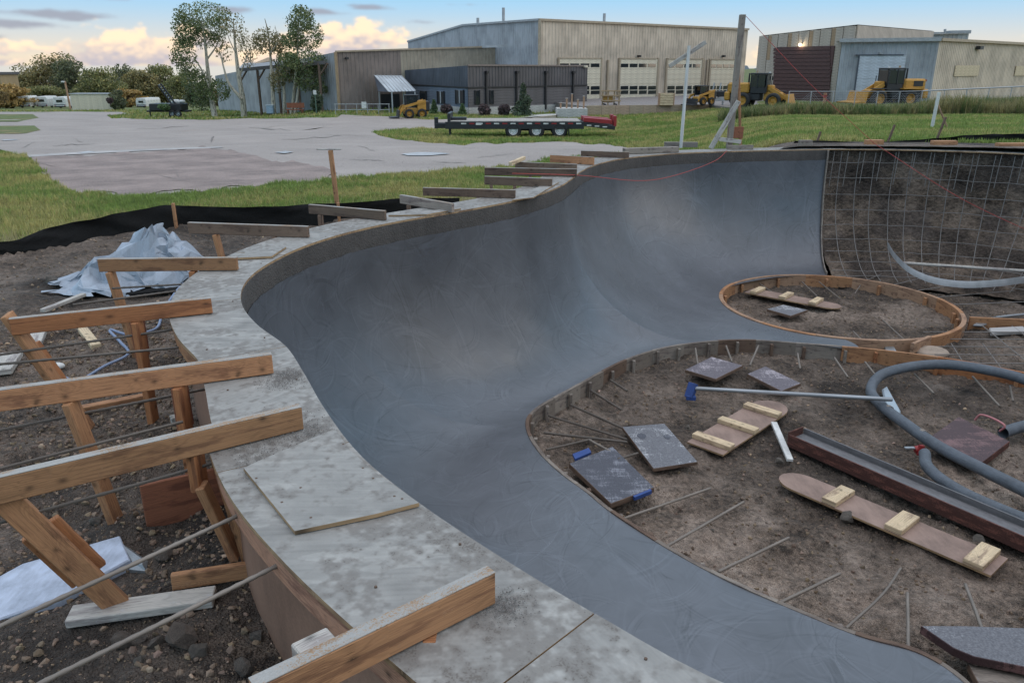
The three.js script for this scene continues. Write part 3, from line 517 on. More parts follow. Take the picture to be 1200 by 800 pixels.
// ---------- rebar rods tied into the deck edge ----------
[[[346, 652], [-30, 826], 'rebarPale', 'long pale ribbed rod passing over the stones to the deck edge'], [[298, 595], [-40, 740], 'rebarPale', 'long pale ribbed rod passing over the foam panel'], [[418, 735], [280, 818], 'rebar', 'dark ribbed rod running under the small sawn block'], [[270, 537], [-30, 611], 'rebar', 'dark rod just under the long orange brace on sandy plywood'], [[214, 494], [-30, 548], 'rebar', 'dark rod crossing behind the wide red gusset'], [[254, 453], [-30, 502], 'rebar', 'dark rod just under the jointed orange brace'], [[209, 407], [-30, 423], 'rebar', 'dark rod over the white plastic scrap, lower of a close pair'], [[203, 386], [-20, 412], 'rebar', 'dark rod over the blue cord, upper of a close pair'], [[206, 341], [84, 352], 'rebar', 'short dark rod before the black plastic sheeting'], [[214, 333], [130, 333], 'rebar', 'short dark rod touching the foot of the crumpled tarp']].forEach(([a, b, m, label]) => {
  const A = GV(a[0], a[1], -0.07), B = GV(b[0], b[1], -0.07); B.y -= 0.03;
  solo('rebar_rod', label, 'rebar', rebarGeo(A, B, 0.007), M[m], 'rods tied into the deck edge', A.clone().lerp(B, 0.5));
});

// ---------- silt fences ----------
function siltFence(label, pts, stakes) {
  // pts: [x, f, bottom, top]
  const root = thing('silt_fence', label, 'silt fence', V(pts[0][0], pts[0][2], pts[0][1])), curve = new THREE.CatmullRomCurve3(pts.map(p => V(p[0], p[2], p[1])), false, 'centripetal'), hi = new THREE.CatmullRomCurve3(pts.map(p => V(p[0], p[3], p[1])), false, 'centripetal');
  const n = Math.round(curve.getLength() / 0.06), m = 12, pos = [], uv = [], idx = [];
  for (let i = 0; i <= n; i++) {
    const a = curve.getPoint(i / n), b = hi.getPoint(i / n), tx = curve.getTangent(i / n), s = i * 0.06;
    for (let j = 0; j <= m; j++) {
      const t = j / m, sag = (fbm(s * 0.9, 2, 3, 401) - 0.45) * 0.12 * t, fold = (fbm(s * 1.6 + t * 3, t * 2.5 + s * 0.3, 4, 403) - 0.5) * 0.16 * (0.3 + t) + Math.sin((t * 9 + fbm(s * 0.7, t, 3, 405) * 9)) * 0.012, q = a.clone().lerp(b, t);
      pos.push(q.x - tx.z * fold, q.y + sag, q.z + tx.x * fold); uv.push(s, t * 0.6);
    }
  }
  for (let i = 0; i < n; i++) for (let j = 0; j < m; j++) { const a = i * (m + 1) + j, b = a + m + 1; idx.push(a, b, b + 1, a, b + 1, a + 1); }
  const g = new THREE.BufferGeometry(); g.setAttribute('position', new THREE.Float32BufferAttribute(pos, 3)); g.setAttribute('uv', new THREE.Float32BufferAttribute(uv, 2)); g.setIndex(idx); g.computeVertexNormals();
  part(root, 'fabric', g, M.fence);
  for (const [x, f, y0, y1, mm, lean = 0] of stakes) part(root, 'stake', bar(V(x, y0, f), V(x + lean, y1, f), 0.045, 0.035, false), M[mm]);
  return root;
}
{
  const fp = [[-60, 297, 292, 8.2], [0, 298, 284, 9], [50, 298, 272, 9.4], [100, 297, 261, 9.75], [150, 293, 252, 10.1], [205, 288, 243, 10.5], [260, 284, 243, 10.8], [330, 275, 244, 11.1], [400, 266, 240, 11.4], [470, 258, 235, 11.9], [540, 248, 231, 12.8]];
  const pts = fp.map(([px, yb, yt, D]) => { const b = dp(px, yb + 4, D), t = dp(px, yt, D); return [b[0], D, b[1] - 0.05, t[1]]; });
  const st = dp(209, 285, 10.35), s2 = dp(209, 238, 10.35);
  siltFence('sagging black silt fence on wooden stakes along the lawn', pts, [[st[0], 10.35, st[1] - 0.1, s2[1], 'orange'], [pts[8][0], 11.3, pts[8][2] - 0.1, pts[8][3] + 0.05, 'orange'], [pts[2][0], 9.5, pts[2][2] - 0.1, pts[2][3] - 0.05, 'dull']]);
  const fr = [[930, 173, 168, 15.6], [1000, 172, 166, 15.7], [1070, 171, 165, 15.8], [1120, 170, 161, 15.9], [1160, 168, 159, 15.8], [1200, 168, 157, 15.6], [1260, 170, 157, 15.2]];
  siltFence('low black silt fence slumped behind the far rim', fr.map(([px, yb, yt, D]) => { const b = dp(px, yb + 4, D), t = dp(px, yt, D); return [b[0], D, Math.min(b[1], t[1] - 0.1) - 0.05, t[1]]; }),
    [[956, 168, 962, 154, 15.8], [1040, 165, 1049, 146, 15.9], [1099, 158, 1109, 137, 16]].map(([a, b, c, d, D]) => { const p = dp(a, b, D), q = dp(c, d, D); return [p[0], D, p[1] - 0.1, q[1], 'dull', q[0] - p[0]]; }));
}

// ---------- posts and stakes ----------
{
  const f = 14.45, X = px => dp(px, 100, f)[0], top = dp(862, 17, f)[1];
  const r = thing('wooden_post', 'tall weathered wooden post propped by struts on the far rim', 'post', V(X(862), 0, f));
  part(r, 'post', bar(V(X(861), 0.002, f), V(X(863), top, f), 0.11, 0.09, false), M.grey);
  part(r, 'strut', bar(V(X(838), 0.003, f - 0.06), V(X(866), 0.82, f - 0.08), 0.085, 0.04, false), M.pale);
  part(r, 'strut', bar(V(X(876), 0.003, f + 0.05), V(X(866), 1.25, f + 0.07), 0.05, 0.04, false), M.orange);
  part(r, 'foot_rail', bar(V(X(846), 0.14, f - 0.13), V(X(872), 0.09, f - 0.13), 0.07, 0.04), M.pale);
  part(r, 'foot_rail', bar(V(X(855), 0.003, f - 0.2), V(X(886), 0.003, f - 0.2), 0.075, 0.05), M.grey);
  part(r, 'cleat', bar(V(X(858), 0.18, f - 0.03), V(X(876), 0.18, f - 0.03), 0.2, 0.02), M.red);
  const p = thing('white_pole', 'thin white pole with a slanting cross arm on the far rim', 'pole', V(X(805), 0, f + 0.1));
  const t2 = dp(806, 62, f + 0.1)[1]; part(p, 'pole', rod(V(X(804.5), 0.002, f + 0.1), V(X(806), t2 + 0.12, f + 0.1), 0.029, 10), M.white);
  part(p, 'cross_arm', bar(V(X(785), t2 - 0.22, f + 0.16), V(X(826), t2 + 0.18, f + 0.16), 0.07, 0.035, false), M.pale);
  part(p, 'foot_block', bar(V(X(786), 0.003, f + 0.25), V(X(826), 0.003, f + 0.2), 0.09, 0.07), M.grey);
  const b = dp(396, 236, 11.7), c = dp(387, 176, 11.7), s = thing('wooden_stake', 'tall wooden stake capped by a thin crosspiece beyond the fabric fence', 'stake', V(b[0], b[1] - 0.4, 11.7));
  part(s, 'stake', bar(V(b[0], b[1] - 0.35, 11.7), V(c[0], c[1], 11.7), 0.065, 0.06, false), M.orange);
  const l = dp(371, 175.5, 11.7), q = dp(400, 175.5, 11.7); part(s, 'crosspiece', bar(V(l[0], l[1], 11.7), V(q[0], q[1], 11.7), 0.02, 0.05), M.pale);
  const m = LV(1092, 152), w = thing('survey_stake', 'leaning white survey stake in the field behind the far rim', 'stake', m);
  const tp = dp(1101, 108, -m.z); part(w, 'stake', bar(m.clone(), V(tp[0], tp[1], -m.z), 0.12, 0.05, false), M.white); part(w, 'brace', bar(m.clone().add(new THREE.Vector3(0.5, 0, 0)), V(tp[0], tp[1] - 0.3, -m.z), 0.04, 0.04, false), M.tan);
  // strings
  const str = M.cordRed, A = V(X(866), top - 0.03, f - 0.06), Bk = GV(1025, 168, 0.1), Cc = V(8.9, -1.35, 12.4);
  const cl = new THREE.CatmullRomCurve3([A, A.clone().lerp(Bk, 0.5).add(new THREE.Vector3(0, -0.06, 0)), Bk], false);
  solo('string_line', 'pink string stretched from the post top down to the far rim', 'string', new THREE.TubeGeometry(cl, 30, 0.0045, 5), str);
  solo('string_line', 'pink string slanting down across the reinforcing grid', 'string', tube([Bk, Bk.clone().lerp(Cc, 0.5).add(new THREE.Vector3(0, -0.12, 0)), Cc], 0.0045, 30, 5), str);
  solo('string_line', 'red cord sagging along the far wall from the braces to the post foot', 'string', tube([GV(600, 203, 0.11), GV(672, 205, 0.03), V(2.2, -0.25, 12.2), V(3.4, -0.1, 13.4), V(X(850), 0.01, f - 0.5)], 0.0045, 50, 5), str);
}

// ---------- things lying on the soil outside the deck ----------
const onSoil = (px, py, up = 0) => { let Y = -0.6; for (let i = 0; i < 6; i++) { const [x, f] = gp(px, py, Y); Y = soilAt(x, f) + up; } const [x, f] = gp(px, py, Y); return V(x, Y, f); };
{
  // a crumpled sheet: creased facets over two heaps
  const nx = 30, nz = 20, P = [], pos = [], uv = [], c = onSoil(166, 334), ax = new THREE.Vector3(0.84, 0, -0.54), az = new THREE.Vector3(0.54, 0, 0.84), rt = rng(77);
  for (let j = 0; j <= nz; j++) for (let i = 0; i <= nx; i++) {
    const u = i / nx * 2 - 1 + (rt() - 0.5) * 0.06, v = j / nz * 2 - 1 + (rt() - 0.5) * 0.09, edge = Math.max(Math.abs(u), Math.abs(v)), x = u * 0.74 + (fbm(u * 2 + 5, v * 2 + 5, 3, 411) - 0.5) * 0.5, z = v * 0.36 + (fbm(u * 2 + 25, v * 2 + 5, 3, 412) - 0.5) * 0.4 + 0.10 * u;
    const ridge = (q, k) => 1 - Math.abs(2 * fbm(u * k + q, v * k * 0.7 + q, 2, 413 + q) - 1);
    const h = 0.36 * Math.exp(-(((u - 0.35) / 0.5) ** 2 + ((v + 0.1) / 0.75) ** 2)) + 0.14 * Math.exp(-(((u + 0.4) / 0.4) ** 2 + ((v + 0.1) / 0.7) ** 2)) + (ridge(3, 2.4) ** 3 * 0.18 + ridge(8, 5) ** 3 * 0.10 + (rt() - 0.5) * 0.045) * (1.1 - edge * 0.7);
    const p = c.clone().addScaledVector(ax, x).addScaledVector(az, z); P.push(new THREE.Vector3(p.x, soilAt(p.x, -p.z) + 0.014 + Math.max(0, h * (1 - 0.8 * edge ** 4)), p.z));
  }
  const tri = (a, b, d) => { for (const k of [a, b, d]) { pos.push(P[k].x, P[k].y, P[k].z); uv.push(P[k].x * 1.3, P[k].z * 1.3); } };
  for (let j = 0; j < nz; j++) for (let i = 0; i < nx; i++) { const a = j * (nx + 1) + i, b = a + nx + 1; if (i === 0 && rt() < 0.4 || j === nz - 1 && rt() < 0.3) continue; if (rt() < 0.5) { tri(a, a + 1, b + 1); tri(a, b + 1, b); } else { tri(a, a + 1, b); tri(a + 1, b + 1, b); } }
  const g = new THREE.BufferGeometry(); g.setAttribute('position', new THREE.Float32BufferAttribute(pos, 3)); g.setAttribute('uv', new THREE.Float32BufferAttribute(uv, 2)); g.computeVertexNormals();
  solo('crumpled_tarp', 'crumpled silver blue tarp heaped on the soil before the black fence', 'tarp', g, mat(0.36, 0.41, 0.48, 0.4, { map: T.grime }), undefined, c);
  const black = onSoil(165, 345), bl = []; for (let k = 0; k < 16; k++) { const a = k / 16 * 6.283, q = 1 + 0.35 * Math.sin(a * 3 + 1); bl.push([black.x + Math.cos(a) * 0.42 * q, -black.z + Math.sin(a) * 0.13 * q]); }
  solo('black_sheeting', 'torn black plastic sheeting poking out under the crumpled tarp', 'plastic sheet', slabPoly(bl, black.y + 0.02, black.y + 0.06, 0.01), M.fence, undefined, black);
  // plank offcuts, scraps
  const plank = (name, label, cat, a, b, h, t, m, up = 0.0) => { const A = onSoil(a[0], a[1], up), B = onSoil(b[0], b[1], up); solo(name, label, cat, bar(A, B, h, t), m, undefined, A.clone().lerp(B, 0.5)); };
  plank('grey_plank', 'cement smeared grey plank on the soil beside the stones', 'plank', [82, 727], [252, 703], 0.035, 0.10, M.pale, 0.01);
  plank('pointed_stake', 'pointed orange survey stake lying by the bent sheathing', 'stake', [202, 690], [292, 676], 0.07, 0.03, M.orange, 0.005);
  plank('timber_batten', 'orange batten lying flat under the jointed brace', 'batten', [95, 485], [176, 469], 0.05, 0.06, M.orange, 0.01);
  plank('timber_batten', 'pale batten lying across the cords near the leaning stake', 'batten', [97, 389], [113, 409], 0.04, 0.07, M.pine, 0.02);
  plank('timber_batten', 'pale batten end under the leaning outer stake', 'batten', [46, 392], [38, 412], 0.04, 0.10, M.pale, 0.02);
  plank('timber_batten', 'thin grey batten running out from the crumpled tarp', 'batten', [50, 366], [98, 347], 0.03, 0.05, M.pale, 0.03);
  plank('timber_batten', 'pale splintered batten half hidden at the edge of the soil heap', 'batten', [0, 440], [14, 418], 0.04, 0.14, M.pale, 0.02);
  plank('timber_batten', 'small pale batten between tarp and deck', 'batten', [184, 331], [206, 331], 0.04, 0.08, M.pine, 0.02);
  plank('timber_batten', 'short light batten at the foot of the wide red gusset', 'batten', [201, 497], [222, 491], 0.05, 0.05, M.pale, 0.02);
  { const a = onSoil(171, 615), b = onSoil(270, 590); solo('gusset_board', 'red brown plywood gusset board standing on edge in the soil', 'board', bar(a.setY(a.y - 0.05), b.setY(a.y), 0.26, 0.02), M.red, undefined, a.clone()); }
  // pale blue wrapped panel
  { const base = onSoil(90, 668), tp = base.y + 0.075, pp = [[-30, 690], [25, 660], [140, 627], [152, 655], [70, 700], [-30, 735]].map(([x, y]) => gp(x, y, tp)), r = thing('foam_panel', 'pale blue foam panel lying on the soil with a torn grey wrapper', 'foam panel', base); part(r, 'panel', slabPoly(pp, base.y - 0.03, tp, 0.006), mat(0.52, 0.58, 0.70, 0.8, { map: rep(T.grime, 3) }));
    const w = [[138, 630], [152, 638], [172, 652], [170, 664], [150, 662]].map(([x, y]) => gp(x, y, tp - 0.01)); part(r, 'torn_wrapper', slabPoly(w, base.y - 0.03, tp - 0.012, 0.02), M.steel); }
  const pale = onSoil(66, 432); solo('plastic_scrap', 'small white scrap of plastic beside the tangled cord', 'plastic scrap', new THREE.IcosahedronGeometry(0.05, 2).scale(1.2, 0.5, 0.8), M.white, undefined, undefined).position.copy(pale.setY(pale.y + 0.02));
  const cord = [[240, 312], [216, 330], [190, 366], [182, 385], [150, 392], [128, 386], [140, 400], [150, 414], [120, 430], [90, 446], [70, 440]].map(([x, y], i) => onSoil(x, y, 0.03 + (i % 3) * 0.015));
  solo('blue_cord', 'tangled blue grey cord trailing over the soil under the braces', 'cord', tube(cord, 0.011, 120, 6), mat(0.22, 0.27, 0.38, 0.6));
  // stones
  const stoneOf = sd => { const rs = rng(sd), P = []; for (let k = 0; k < 26; k++) { const v = new THREE.Vector3(rs() - 0.5, rs() - 0.5, rs() - 0.5).normalize().multiplyScalar(0.78 + rs() * 0.36); v.y *= 0.68; v.z *= 0.85; P.push(v); } const g = new ConvexGeometry(P); return boxUV(g, 0.7, 0.7, rs(), rs()); };
  const stones = [11, 12, 13, 14].map(stoneOf), stone = stones[0];
  const sm = mat(0.27, 0.215, 0.175, 0.9, { map: T.grime, bumpMap: T.rough, bumpScale: 0.02 }), sp = mat(0.29, 0.25, 0.21, 0.9, { map: T.grime, bumpMap: T.rough, bumpScale: 0.02 });
  [[208, 752, 0.075, 'largest grey brown stone in the heap by the bent sheathing', sm], [234, 765, 0.045, 'flat pale stone beside the largest stone', sp], [182, 755, 0.04, 'round brown stone between the plank and the largest stone', sm], [166, 751, 0.035, 'small brown stone at the end of the grey plank', sm], [300, 747, 0.03, 'pale oval stone near the bent sheathing', sp], [285, 788, 0.05, 'brown stone half sunk near the sheathing foot', sm], [145, 756, 0.055, 'pinkish stone under the grey plank', sm], [193, 655, 0.05, 'dark stone beyond the crossing rods', sm], [163, 777, 0.025, 'small round pebble before the heap of stones', sp], [58, 331, 0.07, 'lone rounded stone on bare soil by the tarp', sp], [205, 640, 0.03, 'small grey stone beside the forked stake', sp], [113, 614, 0.035, 'flat grey stone above the foam panel', sp]].forEach(([x, y, r, l, m], i) => {
    const p = onSoil(x, y), o = solo('stone', l, 'stone', stones[i % 4], m); o.position.copy(p).y += r * 0.35; o.scale.set(r, r, r * 0.9); o.rotation.set(i, i * 1.7, 0);
  });
  [[995, 606, 0.07, 'pale rounded stone against the long knee board'], [1148, 633, 0.06, 'tan stone between the channel and the long knee board'], [913, 540, 0.05, 'pale stone at the foot of the white stick'], [807, 500, 0.03, 'light pebble near the sandwich of three blocks'], [834, 622, 0.03, 'tiny white stone between two rebar stubs']].forEach(([x, y, r, l], i) => { const p = GV(x, y, ISLAND + 0.03), o = solo('stone', l, 'stone', stones[(i + 1) % 4], sp); o.position.copy(p); o.scale.setScalar(r); o.rotation.y = i; });
  // clods and gravel strewn about: past counting
  const cl = new THREE.IcosahedronGeometry(1, 0); { const p = cl.attributes.position; for (let i = 0; i < p.count; i++) { const k = 0.6 + hash(Math.round(p.getX(i) * 50), Math.round(p.getY(i) * 50 + p.getZ(i) * 77), 3) * 0.7; p.setXYZ(i, p.getX(i) * k, p.getY(i) * k * 0.7, p.getZ(i) * k); } cl.computeVertexNormals(); }
  const R = rng(431), strew = (name, n, place, m) => { const im = new THREE.InstancedMesh(cl, m, n), d = new THREE.Object3D(), col = new THREE.Color(); for (let i = 0; i < n; i++) { const q = place(); d.position.set(q[0], q[2] + q[3] * 0.25, -q[1]); d.scale.setScalar(q[3]); d.rotation.set(R() * 6, R() * 6, R() * 6); d.updateMatrix(); im.setMatrixAt(i, d.matrix); const w = 0.55 + R() * 0.6, k = R() < 0.03 ? 1.5 : 0.7; im.setColorAt(i, col.setRGB(w * k, w * k * (0.88 + R() * 0.1), w * k * (0.74 + R() * 0.16))); } im.name = name; im.castShadow = im.receiveShadow = true; im.userData = { kind: 'stuff', label: name === 'gravel' ? 'loose gravel and clods scattered over the soil outside the bowl' : 'loose clods and chips scattered over the bowl floor soil' }; scene.add(im); };
  const cm = mat(0.33, 0.25, 0.195, 0.95);
  strew('gravel', 46000, () => { for (;;) { const near = R() < 0.75, x = near ? -0.4 - R() * 4.5 : -8 + R() * 8, f = near ? 1.2 + R() * 5 : R() * 11, k = fbm(x * 1.2 + 3, f * 1.2 + 3, 3, 433); if (!inPoly(x, f, SITE) || inPoly(x, f, bowlPoly) || polyDist(x, f, bowlPoly) < 0.42 || R() > k * 1.4) continue; return [x, f, soilAt(x, f), 0.0025 + R() ** 6 * 0.015]; } }, cm);
  const isl = [...footPoly.slice(20, 235), [7, 8], [9, 6], [7, 2]];
  strew('rubble', 22000, () => { for (;;) { const x = R() * 8, f = 3 + R() * 10.5; if (!inPoly(x, f, bowlPoly) || R() > fbm(x * 1.4 + 8, f * 1.4 + 3, 3, 435) * 1.5) continue; return [x, f, floorAt(x, f), 0.003 + R() ** 5 * 0.016]; } }, cm);
  // dark sand grains left on the deck
  const grains = []; const DM = mat(0.19, 0.17, 0.155, 0.95);
  const dk = new THREE.InstancedMesh(cl, DM, 6000), d = new THREE.Object3D(), spots = [[330, 500, 0.17, 0.9], [300, 520, 0.16, 0.9], [330, 448, 0.10, 0.6], [590, 712, 0.07, 0.6], [365, 508, 0.09, 0.9], [340, 440, 0.07, 0.9], [310, 545, 0.12, 0.9]];
  for (let i = 0; i < 6000; i++) { let x, f; for (let tries = 0; ; tries++) { const s = spots[Math.floor(R() * spots.length)], [cx, cf] = gp(s[0], s[1], 0.0), a = R() * 6.283, q = Math.sqrt(-2 * Math.log(1 - R() * 0.97)) * s[2] * 0.55; x = cx + Math.cos(a) * q; f = cf + Math.sin(a) * q; const dd = polyDist(x, f, RIM, false); if (!inPoly(x, f, bowlPoly) && dd < 0.44 && dd > 0.01) break; if (tries > 60) break; } const r = 0.0008 + R() ** 3 * 0.002; d.position.set(x, 0.004 + r * 0.3, -f); d.scale.setScalar(r); d.rotation.set(R() * 6, R() * 6, 0); d.updateMatrix(); dk.setMatrixAt(i, d.matrix); }
  dk.name = 'sand'; dk.userData = { kind: 'stuff', label: 'dark sand grains left on the plywood deck' }; scene.add(dk);
}

// ---------- forms, boards and tools inside the bowl ----------
const FL = ISLAND + 0.03;
function formRun(label, line, y0, y1, mats, name, stakeGap, stakeSide, segLen) {
  const root = thing('form_boards', label, 'formwork', V(line[0][0], y0, line[0][1])), n = Math.round(segLen / 0.05);
  for (let i = 0, k = 0; i < line.length - 2; i += n, k++) part(root, 'board', sweep(line.slice(i, Math.min(line.length, i + n + 1)), 0.0, 0.034, y0, y1 + (k % 2) * 0.003, 1, 4), M[mats[k % mats.length]]);
  const N = normals(line), r = rng(line.length);
  for (let i = Math.round(stakeGap * 10); i < line.length; i += Math.round(stakeGap * 20 * (0.8 + r() * 0.4))) { const o = stakeSide, p = line[i], q = N[i]; part(root, 'stake', bar(V(p[0] + q[0] * o, y0 - 0.05, p[1] + q[1] * o), V(p[0] + q[0] * o, y1 - 0.005 - r() * 0.03, p[1] + q[1] * o), 0.045, 0.035, false), M[mats[(i + 1) % mats.length]]); }
  return root;
}
{
  // island edge: the line runs with the soil on its right hand, so its normal points at the concrete
  const isl = smooth(FOOT.slice(2, 29), 0.05); formRun('curved grey stained form boards edging the kidney shaped soil island', isl.map(p => p), -2.28, -1.995, ['form', 'dull', 'form', 'grey'], 'board', 0.42, -0.035, 0.5);
  const st = smooth([[3.05, 9.665], [3.9, 9.50], [4.45, 9.38], [5.25, 9.05], [5.96, 8.55], [6.8, 7.9], [7.6, 7.2]], 0.05); formRun('straight orange form boards running from the concrete tongue past the hose', st.slice(24), -2.28, -1.985, ['orange', 'orange2'], 'board', 0.8, -0.03, 1.1);
  const c = []; for (let k = 0; k <= 210; k++) { const a = k / 210 * Math.PI * 2 + 0.3; c.push([4.92 + Math.cos(-a) * 1.7, 11.41 + Math.sin(-a) * 1.7]); }
  const rg = thing('form_ring', 'round orange form ring of laminated boards enclosing a soil circle', 'formwork', V(4.92, -2.2, 11.41)); 
  for (let i = 0, k = 0; i < 210; i += 15, k++) part(rg, 'board', sweep(c.slice(i, i + 16), -0.03, 0.03, -2.27, -1.99 + (k % 2) * 0.003, 1, 4), M[['tan', 'orange', 'tan'][k % 3]]);
  for (let i = 4; i < 210; i += 17) { const a = i / 210 * Math.PI * 2 + 0.3, R = 1.63; part(rg, 'stake', bar(V(4.92 + Math.cos(-a) * R, -2.25, 11.41 + Math.sin(-a) * R), V(4.92 + Math.cos(-a) * R, -2.03, 11.41 + Math.sin(-a) * R), 0.06, 0.04, false), M.orange); }
  const side = thing('form_boards', 'short orange form boards leading off beside the round ring', 'formwork', V(6.6, -2.2, 10.6)); part(side, 'board', bar(V(6.58, -2.2, 10.75), V(8.2, -2.2, 10.5), 0.2, 0.035), M.orange); part(side, 'board', bar(V(8.22, -2.2, 10.49), V(9.4, -2.2, 10.2), 0.2, 0.035), M.orange2);
}
// rebar stubs poking out of the poured edge
[[730, 608, 833, 572], [782, 640, 872, 588], [842, 670, 925, 630], [915, 706, 985, 672], [992, 736, 1056, 666], [1065, 760, 1064, 695], [1152, 738, 1132, 685], [643, 487, 735, 515], [668, 474, 733, 503], [692, 457, 728, 480], [715, 445, 735, 458], [637, 507, 735, 518], [640, 527, 700, 513], [724, 538, 748, 531], [815, 408, 818, 427], [851, 405, 858, 424], [889, 405, 879, 428], [935, 414, 938, 432], [978, 419, 994, 442], [1014, 424, 1030, 444], [1072, 438, 1095, 461], [1140, 441, 1172, 476], [1184, 452, 1188, 470], [690, 515, 735, 540]].forEach(([a, b, c, d], i) => {
  const up = i < 7 ? 0.05 : i > 13 ? 0.10 : 0.06, A = GV(a, b, FL + up + 0.015), B = GV(c, d, FL + 0.035);
  const mid = A.clone().lerp(B, 0.5); mid.y += i < 7 ? 0.02 : 0;
  solo('rebar_stub', i < 7 ? 'pale thin bar poking from the long open edge of the pour' : i < 14 || i === 23 ? 'dark thin bar poking out near the slate board with blue tape' : 'pale short bar standing out below the curved and straight forms', 'rebar', i === 4 ? tube([A, mid.add(new THREE.Vector3(0.05, 0, 0)), B], 0.0095, 12, 6) : rebarGeo(A, B, 0.012), i < 7 || i > 13 ? M.rebarPale : M.rebar, i < 7 ? 'bars along the open edge' : i < 14 || i === 23 ? 'bars by the slate board' : 'bars below the forms');
});
[[860, 375, 880, 392], [905, 395, 915, 380], [920, 398, 921, 385], [960, 330, 985, 350], [1000, 388, 1010, 398], [1035, 375, 1060, 398], [890, 332, 905, 342], [940, 330, 958, 347], [1010, 332, 1002, 344]].forEach(([a, b, c, d]) => solo('rebar_stub', 'thin steel bar lying inside the round form ring', 'rebar', rebarGeo(GV(a, b, FL + 0.05), GV(c, d, FL + 0.035), 0.009), M.rebarPale, 'bars inside the round form ring'));

// slabs: coated boards used to kneel on
function plate(label, px, t, m, up = 0.02, edge = M.dull) {
  const y = FL + up, pp = px.map(([a, b]) => gp(a, b, y + t)), c = pp.reduce((a, b) => [a[0] + b[0] / pp.length, a[1] + b[1] / pp.length], [0, 0]), r = thing('finishing_board', label, 'finishing board', V(c[0], y, c[1]));
  const g = slabPoly(pp, y, y + t, 0.004), uv = g.attributes.uv; for (let i = 0; i < uv.count; i++) uv.setXY(i, uv.getX(i) * 0.8, uv.getY(i) * 0.8); part(r, 'board', g, [m, edge]); return [r, y + t];
}
const slateM = mat(0.24, 0.245, 0.275, 0.75, { map: rep(T.scuff, 1.3), bumpMap: T.rough, bumpScale: 0.004 }), ashM = mat(0.46, 0.46, 0.465, 0.8, { map: rep(T.scuff, 0.6), bumpMap: T.rough, bumpScale: 0.004 }), mauveM = mat(0.42, 0.37, 0.385, 0.8, { map: rep(T.scuff, 0.8), bumpMap: T.rough, bumpScale: 0.004 }), maroonM = mat(0.20, 0.11, 0.105, 0.65, { map: rep(T.scuff, 1.1) }), rustM = mat(0.22, 0.085, 0.06, 0.85, { map: rep(T.scuff, 1.7), bumpMap: T.rough, bumpScale: 0.004 });
{
  const [s1, y1] = plate('dark slate board with blue tape at two ends', [[667, 543], [718, 523], [767, 571], [716, 590]], 0.05, slateM, 0.03);
  part(s1, 'tape', slabPoly([[671, 531], [690, 524], [693, 529], [674, 537]].map(([a, b]) => gp(a, b, y1 + 0.01)), y1 - 0.02, y1 + 0.004), M.blue); part(s1, 'tape', slabPoly([[742, 581], [762, 573], [764, 575], [744, 583]].map(([a, b]) => gp(a, b, y1)), y1 - 0.03, y1 + 0.003), M.blue);
  const [s2, y2] = plate('ash grey board with two dark hand prints', [[729, 500], [779, 496], [818, 541], [766, 549]], 0.035, ashM);
  for (const [a, b, r] of [[752, 511, 0.045], [782, 512, 0.035]]) { const [x, f] = gp(a, b, y2), pts = []; for (let k = 0; k < 12; k++) { const t = k / 12 * 6.283; pts.push([x + Math.cos(t) * r * (1 + 0.2 * Math.sin(3 * t)), f + Math.sin(t) * r * 1.4]); } part(s2, 'smear', slabPoly(pts, y2, y2 + 0.003), slateM); }
  plate('mauve grey board propped on the soil behind the blue float', [[803, 433], [834, 418], [871, 428], [839, 444]], 0.04, mauveM, 0.05);
  plate('mauve grey board next to the pole, tilted over a wedge', [[876, 438], [897, 429], [939, 449], [916, 458]], 0.04, mauveM, 0.05);
  plate('small grey board lying inside the round form ring', [[899, 362], [918, 357], [947, 363], [927, 370]], 0.04, ashM, 0.02);
  plate('large scuffed grey board with a red edge at the end of the pour', [[1080, 733], [1130, 733], [1215, 736], [1215, 784], [1142, 769], [1118, 759]], 0.06, ashM, 0.10, maroonM);
  plate('worn board under the large scuffed grey board', [[1135, 778], [1215, 792], [1215, 815], [1150, 806]], 0.05, M.grey, 0.02);
  const [s6, y6] = plate('maroon tray with a pink wire handle lying under the hose', [[1090, 512], [1124, 488], [1184, 517], [1150, 543]], 0.07, maroonM, 0.03, rustM);
  const hp = [[1143, 492], [1150, 486], [1178, 499], [1172, 505]].map(([a, b], i) => GV(a, b, y6 + (i === 1 || i === 2 ? 0.09 : 0.01))); part(s6, 'handle', tube(hp, 0.011, 30, 6), mat(0.52, 0.20, 0.20, 0.6));
}
